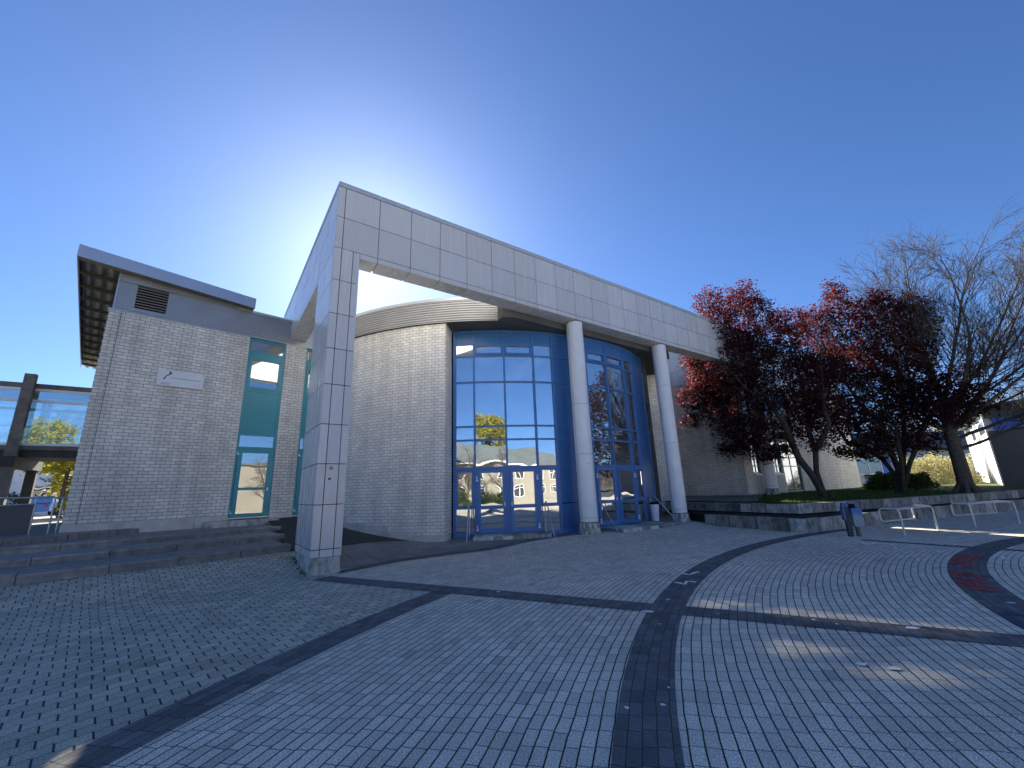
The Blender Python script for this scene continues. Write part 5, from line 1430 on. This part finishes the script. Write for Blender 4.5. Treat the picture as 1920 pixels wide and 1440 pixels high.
p = far_pt(40, 960, 62, .9); leaftree('spring_tree', 'taller green tree seen through the glass of the footbridge', p, 10.0, 4.0, 800, .14, M['leaf_green'], 33, lo=.15)
p = far_pt(150, 960, 66, .9); leaftree('spring_tree', 'green tree in the distance touching the left building edge, behind the footbridge', p, 10.5, 4.6, 800, .15, M['leaf_green'], 35, lo=.15)
p = far_pt(28, 958, 29, .9)
# low white house beyond the bridge
hs = thing('white_house', 'white house far beyond the footbridge posts', 'house', far_pt(20, 950, 60, .9)); f = Fr(far_pt(0, 950, 60, .9), AX, BX)
mb = MB(); mb.box(f, -14, 5, 0, 8, 0, 4.4); mb.build('wall', M['farwhite'], hs); mb = MB(); mb.hexa([f.p(u, v, z) for u, v, z in ((-14.4, -.4, 4.41), (5.4, -.4, 4.41), (5.4, 8.4, 4.41), (-14.4, 8.4, 4.41), (-13, 3.8, 6.6), (4, 3.8, 6.6), (4, 4.2, 6.6), (-13, 4.2, 6.6))]); mb.build('roof', M['farroof'], hs)
for u in (-11, -7, -3, 1.5): mb = MB(); mb.box(f, u, u + 1.6, -.04, -.005, 1.1, 2.6); mb.build('window', M['glass_dark'], hs)

# ------------------------------------------------------------------ far right
wbase = far_pt(1886, 905, 40, 1.0); wl = far_pt(1838, 893, 57, 1.0)
ex = (wl - wbase); ex[2] = 0; Lw = np.linalg.norm(ex); ex /= Lw; ey = np.array([ex[1], -ex[0], 0])
if ey[0] < 0: ey = -ey
fw = Fr(wbase, ex, ey); Hr = 4.55
wh = thing('white_pavilion', 'white hall with a strip of high windows and a dark end wall, far right', 'building', wbase)
mb = MB(); mb.box(fw, 0, Lw, 0, 14, -.3, Hr); mb.build('wall', M['farwhite'], wh)
mb = MB(); mb.box(fw, -.12, -.01, -.1, 14, -.3, Hr - 1.35); mb.box(fw, -.12, -.01, 4.6, 14, Hr - 1.34, Hr - .55); mb.box(fw, -.12, -.01, -.1, 14, Hr - .54, Hr + .3); mb.build('end_wall', M['navy_side'], wh)
mb = MB(); mb.box(fw, -.14, -.012, .25, 4.5, Hr - 1.33, Hr - .55); mb.build('blue_panel', M['bluepanel2'], wh)
mb = MB(); mb.hexa([fw.p(u, v, z) for u, v, z in ((-.4, -.5, Hr), (Lw + .3, -.5, Hr), (Lw + .3, 14, Hr + 1.4), (-.4, 14, Hr + 1.4), (-.4, -.5, Hr + .2), (Lw + .3, -.5, Hr + .2), (Lw + .3, 14, Hr + 1.6), (-.4, 14, Hr + 1.6))]); mb.build('roof', M['farroof'], wh)
for k in range(8):
    u = .9 + k * 1.35 + (.9 if k > 3 else 0)
    mb = MB(); mb.box(fw, u, u + 1.05, -.05, -.004, Hr - 1.3, Hr - .55); f = mb.build('window', M['glass_dark'], wh)
for u in (.0, .42 * Lw, Lw - .3): mb = MB(); mb.box(fw, u, u + .22, -.16, -.001, -.3, Hr - .01); mb.build('pilaster', M['farwhite'], wh)
# long grey-blue school building behind the lawn
q0, q1 = far_pt(1600, 897, 62, .95), far_pt(1840, 890, 74, .95); ex = q1 - q0; ex[2] = 0; Ls = np.linalg.norm(ex); ex /= Ls; fs = Fr(q0, ex, np.array([-ex[1], ex[0], 0]))
sb = thing('school_block', 'long low grey-blue building with windows behind the bare tree trunk', 'building', q0)
mb = MB(); mb.box(fs, -6, Ls + 12, 0, 12, 0, 3.5); mb.build('wall', M['siding'], sb)
mb = MB(); mb.hexa([fs.p(u, v, z) for u, v, z in ((-6.5, -.8, 3.51), (Ls + 12, -.8, 3.51), (Ls + 12, 13, 3.51), (-6.5, 13, 3.51), (-6.5, 2.5, 6.0), (Ls + 12, 2.5, 6.0), (Ls + 12, 11, 6.0), (-6.5, 11, 6.0))]); mb.build('roof', M['farroof'], sb)
for k in range(9):
    u = -4 + k * 4.6; fr = MB()
    for a_, b_, c_, d_ in ((u, u + 3.2, 2.75, 2.85), (u, u + 3.2, 1.0, 1.1), (u, u + .1, 1.1, 2.75), (u + 3.1, u + 3.2, 1.1, 2.75), (u + 1.55, u + 1.65, 1.1, 2.75)): fr.box(fs, a_, b_, -.1, -.004, c_, d_)
    f = fr.build('window', M['farwhite'], sb); mb = MB(); mb.box(fs, u + .1, u + 3.1, -.05, -.003, 1.1, 2.75); mb.build('pane', M['glass_dark'], f)
    mb = MB(); mb.box(fs, u + 3.3, u + 4.4, -.06, -.003, .9, 2.9); mb.build('blue_panel', M['bluepanel2'], sb)
# wooded hill
hx = [-20, 0, 20, 45, 70, 100, 140, 190, 260, 330]; V, F = [], []
def hill_h(u, v): return 30 * math.sin(min(1, max(0, (u + 20) / 110)) * math.pi / 2) * sstep(v / 70) + 1.2 * math.sin(u * .09) * sstep(v / 40)
hd = far_pt(1700, 890, 120, 0); he = np.array([math.cos(R(-38)), math.sin(R(-38)), 0]); hn = np.array([-he[1], he[0], 0]); fh = Fr(hd, he, hn)
us_ = np.linspace(-60, 260, 60); vs_ = np.linspace(-5, 190, 30)
V = [fh.p(u, v, .5 + hill_h(u, v)) for v in vs_ for u in us_]; n_ = len(us_)
F = [(j * n_ + i, j * n_ + i + 1, (j + 1) * n_ + i + 1, (j + 1) * n_ + i) for j in range(len(vs_) - 1) for i in range(n_ - 1)]
struct(new_obj('hill', V, F, M['terrain'], smooth=True))
# the bare wood on it reads as one mass
r = np.random.default_rng(9); P0, P1, W = [], [], []
for k in range(900):
    u, v = r.uniform(-10, 250), r.uniform(0, 150) ** 1.0; b = fh.p(u, v, .3 + hill_h(u, v)); h = r.uniform(6, 11)
    P0.append(b); P1.append(b + [r.normal(0, .3), r.normal(0, .3), h]); W.append(.12)
    for j in range(26):
        t = r.uniform(.25, 1); s = b + [0, 0, h * t]; a = r.uniform(0, 6.28); l = h * .3 * (1.15 - t) + .8
        P0.append(s); P1.append(s + [math.cos(a) * l * .8, math.sin(a) * l * .8, l * r.uniform(.3, 1)]); W.append(.055)
P0, P1, W = np.array(P0), np.array(P1), np.array(W)[:, None]; dd = P1 - P0; sdir = np.cross(dd, r.normal(size=dd.shape)); sdir /= np.linalg.norm(sdir, axis=1)[:, None]
V = np.stack([P0 - sdir * W, P0 + sdir * W, P1], 1).reshape(-1, 3); o = new_obj('bare_woodland', V, np.arange(len(V)).reshape(-1, 3), M['twig']); o['kind'] = 'stuff'
# leafless trees at the foot of the hill, right edge
bs = far_pt(1895, 890, 66, 1.0)
def simple_bare(base, seed, h, label):
    k = [(.5 + .5 * i / 9, i * 2.4, R(35 + 5 * i), h * .45, .07) for i in range(9)]
    return bare_tree('bare_tree', label, base, [base, base + np.array([.1, 0, h * .4])], .16, k, seed, 'leafless trees in the background', bark=M['twig'], ts=.02)
simple_bare(far_pt(1905, 890, 70, 1.0), 71, 10, 'pale leafless tree behind the white hall at the right edge')
simple_bare(far_pt(1660, 895, 84, 1.0), 72, 11, 'leafless tree behind the long grey-blue building, left of its middle')
# ------------------------------------------------------------------ what stands behind the camera, seen in the glass
ob = thing('opposite_building', 'cream two-storey building with a grey roof, mirrored in the blue glazed front', 'building', (-6, -34, 0))
fo = Fr((-17, -27, 0), np.array([math.cos(R(-6)), math.sin(R(-6)), 0]), np.array([-math.sin(R(-6)), math.cos(R(-6)), 0]))
mb = MB(); mb.box(fo, 0, 64, -14, 0, -.5, 5.6); mb.build('wall', M['cream'], ob)
mb = MB(); mb.hexa([fo.p(u, v, z) for u, v, z in ((-.6, -14.6, 5.61), (64.6, -14.6, 5.61), (64.6, .6, 5.61), (-.6, .6, 5.61), (2, -11, 8.3), (62, -11, 8.3), (62, -2.4, 8.3), (2, -2.4, 8.3))]); mb.build('roof', M['farroof'], ob)
mb = MB(); mb.box(fo, -.7, 64.7, .35, .62, 5.4, 5.6); mb.build('gutter', M['farwhite'], ob)
for k in range(17):
    for z in (.9, 3.4):
        u = 1.6 + k * 3.7; fr = MB()
        for a_, b_, c_, d_ in ((u, u + 1.7, z, z + .08), (u, u + 1.7, z + 1.5, z + 1.58), (u, u + .08, z + .08, z + 1.5), (u + 1.62, u + 1.7, z + .08, z + 1.5), (u + .81, u + .89, z + .08, z + 1.5), (u + .08, u + 1.62, z + 1.05, z + 1.12)): fr.box(fo, a_, b_, .003, .1, c_, d_)
        f = fr.build('window', M['farwhite'], ob); mb = MB(); mb.box(fo, u + .08, u + 1.62, .002, .05, z + .08, z + 1.5); mb.build('pane', M['glass_dark'], f)
leaftree('willow_tree', 'yellow-green tree above the cream building, mirrored in the glazed front', (1.5, -36, 0), 14, 4.6, 700, .2, M['leaf_yellow'], 41)
leaftree('conifer_tree', 'dark conifer left of the cream building, mirrored in the glazed front', (-14, -22, 0), 9.5, 1.9, 500, .16, M['leaf_conifer'], 43, lo=.1, squash=1.5)
leaftree('conifer_tree', 'dark conifer behind the roof of the cream building, mirrored in the glazed front', (-3, -48, 0), 15, 3, 500, .2, M['leaf_conifer'], 45, lo=.1, squash=1.5)
def mid_bare(base, seed, h, label):
    base = np.array(base, float); k = [(.35 + .65 * i / 11, i * 2.4, R(30 + 4.5 * i), h * .5, .08) for i in range(12)]
    return bare_tree('bare_tree', label, base, [base, base + np.array([.1, 0, h * .38])], .17, k, seed, 'leafless trees mirrored in the glass', bark=M['bark_grey'], ts=.013)
mid_bare((3.5, -23, 0), 81, 8, 'leafless tree before the cream building, mirrored in the right door of the left pair')
mid_bare((-9, -25, 0), 82, 9, 'leafless tree before the cream building, mirrored in the left window bay')
mid_bare((9, -20, 0), 85, 9, 'leafless tree before the cream building, mirrored in the right sidelight of the left bay')
mid_bare((-1.5, -22, 0), 86, 8.5, 'leafless tree before the cream building, mirrored in the left door of the left pair')
shrub('hedge_shrub', 'round green bush before the cream building, mirrored low in the left sidelight', (-9.5, -18, 0), 2.2, 1.8, 2.0, 4000, .1, M['leaf_green'])
shrub('hedge_shrub', 'long low olive bush under the windows of the cream building, mirrored in the glass', (3, -27.5, 0), 5, 1.5, 1.6, 5000, .1, M['leaf_green'])

leaftree('plum_tree', 'tall dark-leaved tree outside the right edge, mirrored in the right blue glazing', (27, 12.3, 0), 13.5, 4.6, 1500, .13, M['leaf_red'], 47, lo=.2, tr=.25)
an = thing('side_building', 'cream flat-roofed building behind the square, mirrored in the teal glass door', 'building', (52, -22, 0))
fa = Fr((58, -12, 0), np.array([-.49, -.87, 0]), np.array([.87, -.49, 0]))
mb = MB(); mb.box(fa, -14, 22, 0, 10, -.5, 7.5); mb.build('wall', M['cream'], an); mb = MB(); mb.box(fa, -14.3, 22.3, -.3, 10.3, 7.51, 7.9); mb.build('roof', M['farroof'], an)
mid_bare((33, -8.5, 0), 83, 9, 'leafless tree before the side building, mirrored in the teal glass door')
mid_bare((29, -5, 0), 84, 7, 'smaller leafless tree before the side building, mirrored in the teal glass door')
# ------------------------------------------------------------------ light, sky, camera
w = bpy.data.worlds.new('World'); scene.world = w; w.use_nodes = True
nt = w.node_tree; bg = nt.nodes['Background']; sky = nt.nodes.new('ShaderNodeTexSky'); sky.sky_type = 'NISHITA'; sky.sun_disc = False
sky.sun_elevation = SUN_EL; sky.sun_rotation = SUN_AZ; sky.altitude = 0; sky.air_density = SKY[0]; sky.dust_density = SKY[1]; sky.ozone_density = SKY[2]
nt.links.new(sky.outputs[0], bg.inputs['Color']); bg.inputs['Strength'].default_value = SKY[3]
sl = bpy.data.lights.new('sun', 'SUN'); sl.energy = SKY[4]; sl.angle = R(.53); sl.color = (1.0, .93, .82)
so = bpy.data.objects.new('sun', sl); COL.objects.link(so)
sd = Vector((math.sin(SUN_AZ) * math.cos(SUN_EL), math.cos(SUN_AZ) * math.cos(SUN_EL), math.sin(SUN_EL)))
so.rotation_euler = sd.to_track_quat('Z', 'Y').to_euler(); so.location = tuple(sd * 60)
cam = bpy.data.cameras.new('camera'); co = bpy.data.objects.new('camera', cam); COL.objects.link(co)
cam.sensor_fit = 'HORIZONTAL'; cam.sensor_width = 36; cam.lens = FPX / 1920 * 36; cam.clip_end = 5000; cam.clip_start = .05
co.matrix_world = Matrix(((CR[0], CU[0], -_fwd[0], 0), (CR[1], CU[1], -_fwd[1], 0), (CR[2], CU[2], -_fwd[2], CAMH), (0, 0, 0, 1)))
scene.camera = co
scene.view_settings.view_transform = 'Standard'; scene.view_settings.look = 'None'; scene.view_settings.gamma = 1
scene.view_settings.exposure = EXPO
scene.render.resolution_x, scene.render.resolution_y = 1024, 768
scene.render.engine = 'CYCLES'
scene.cycles.max_bounces = 8; scene.cycles.glossy_bounces = 4; scene.cycles.transparent_max_bounces = 12
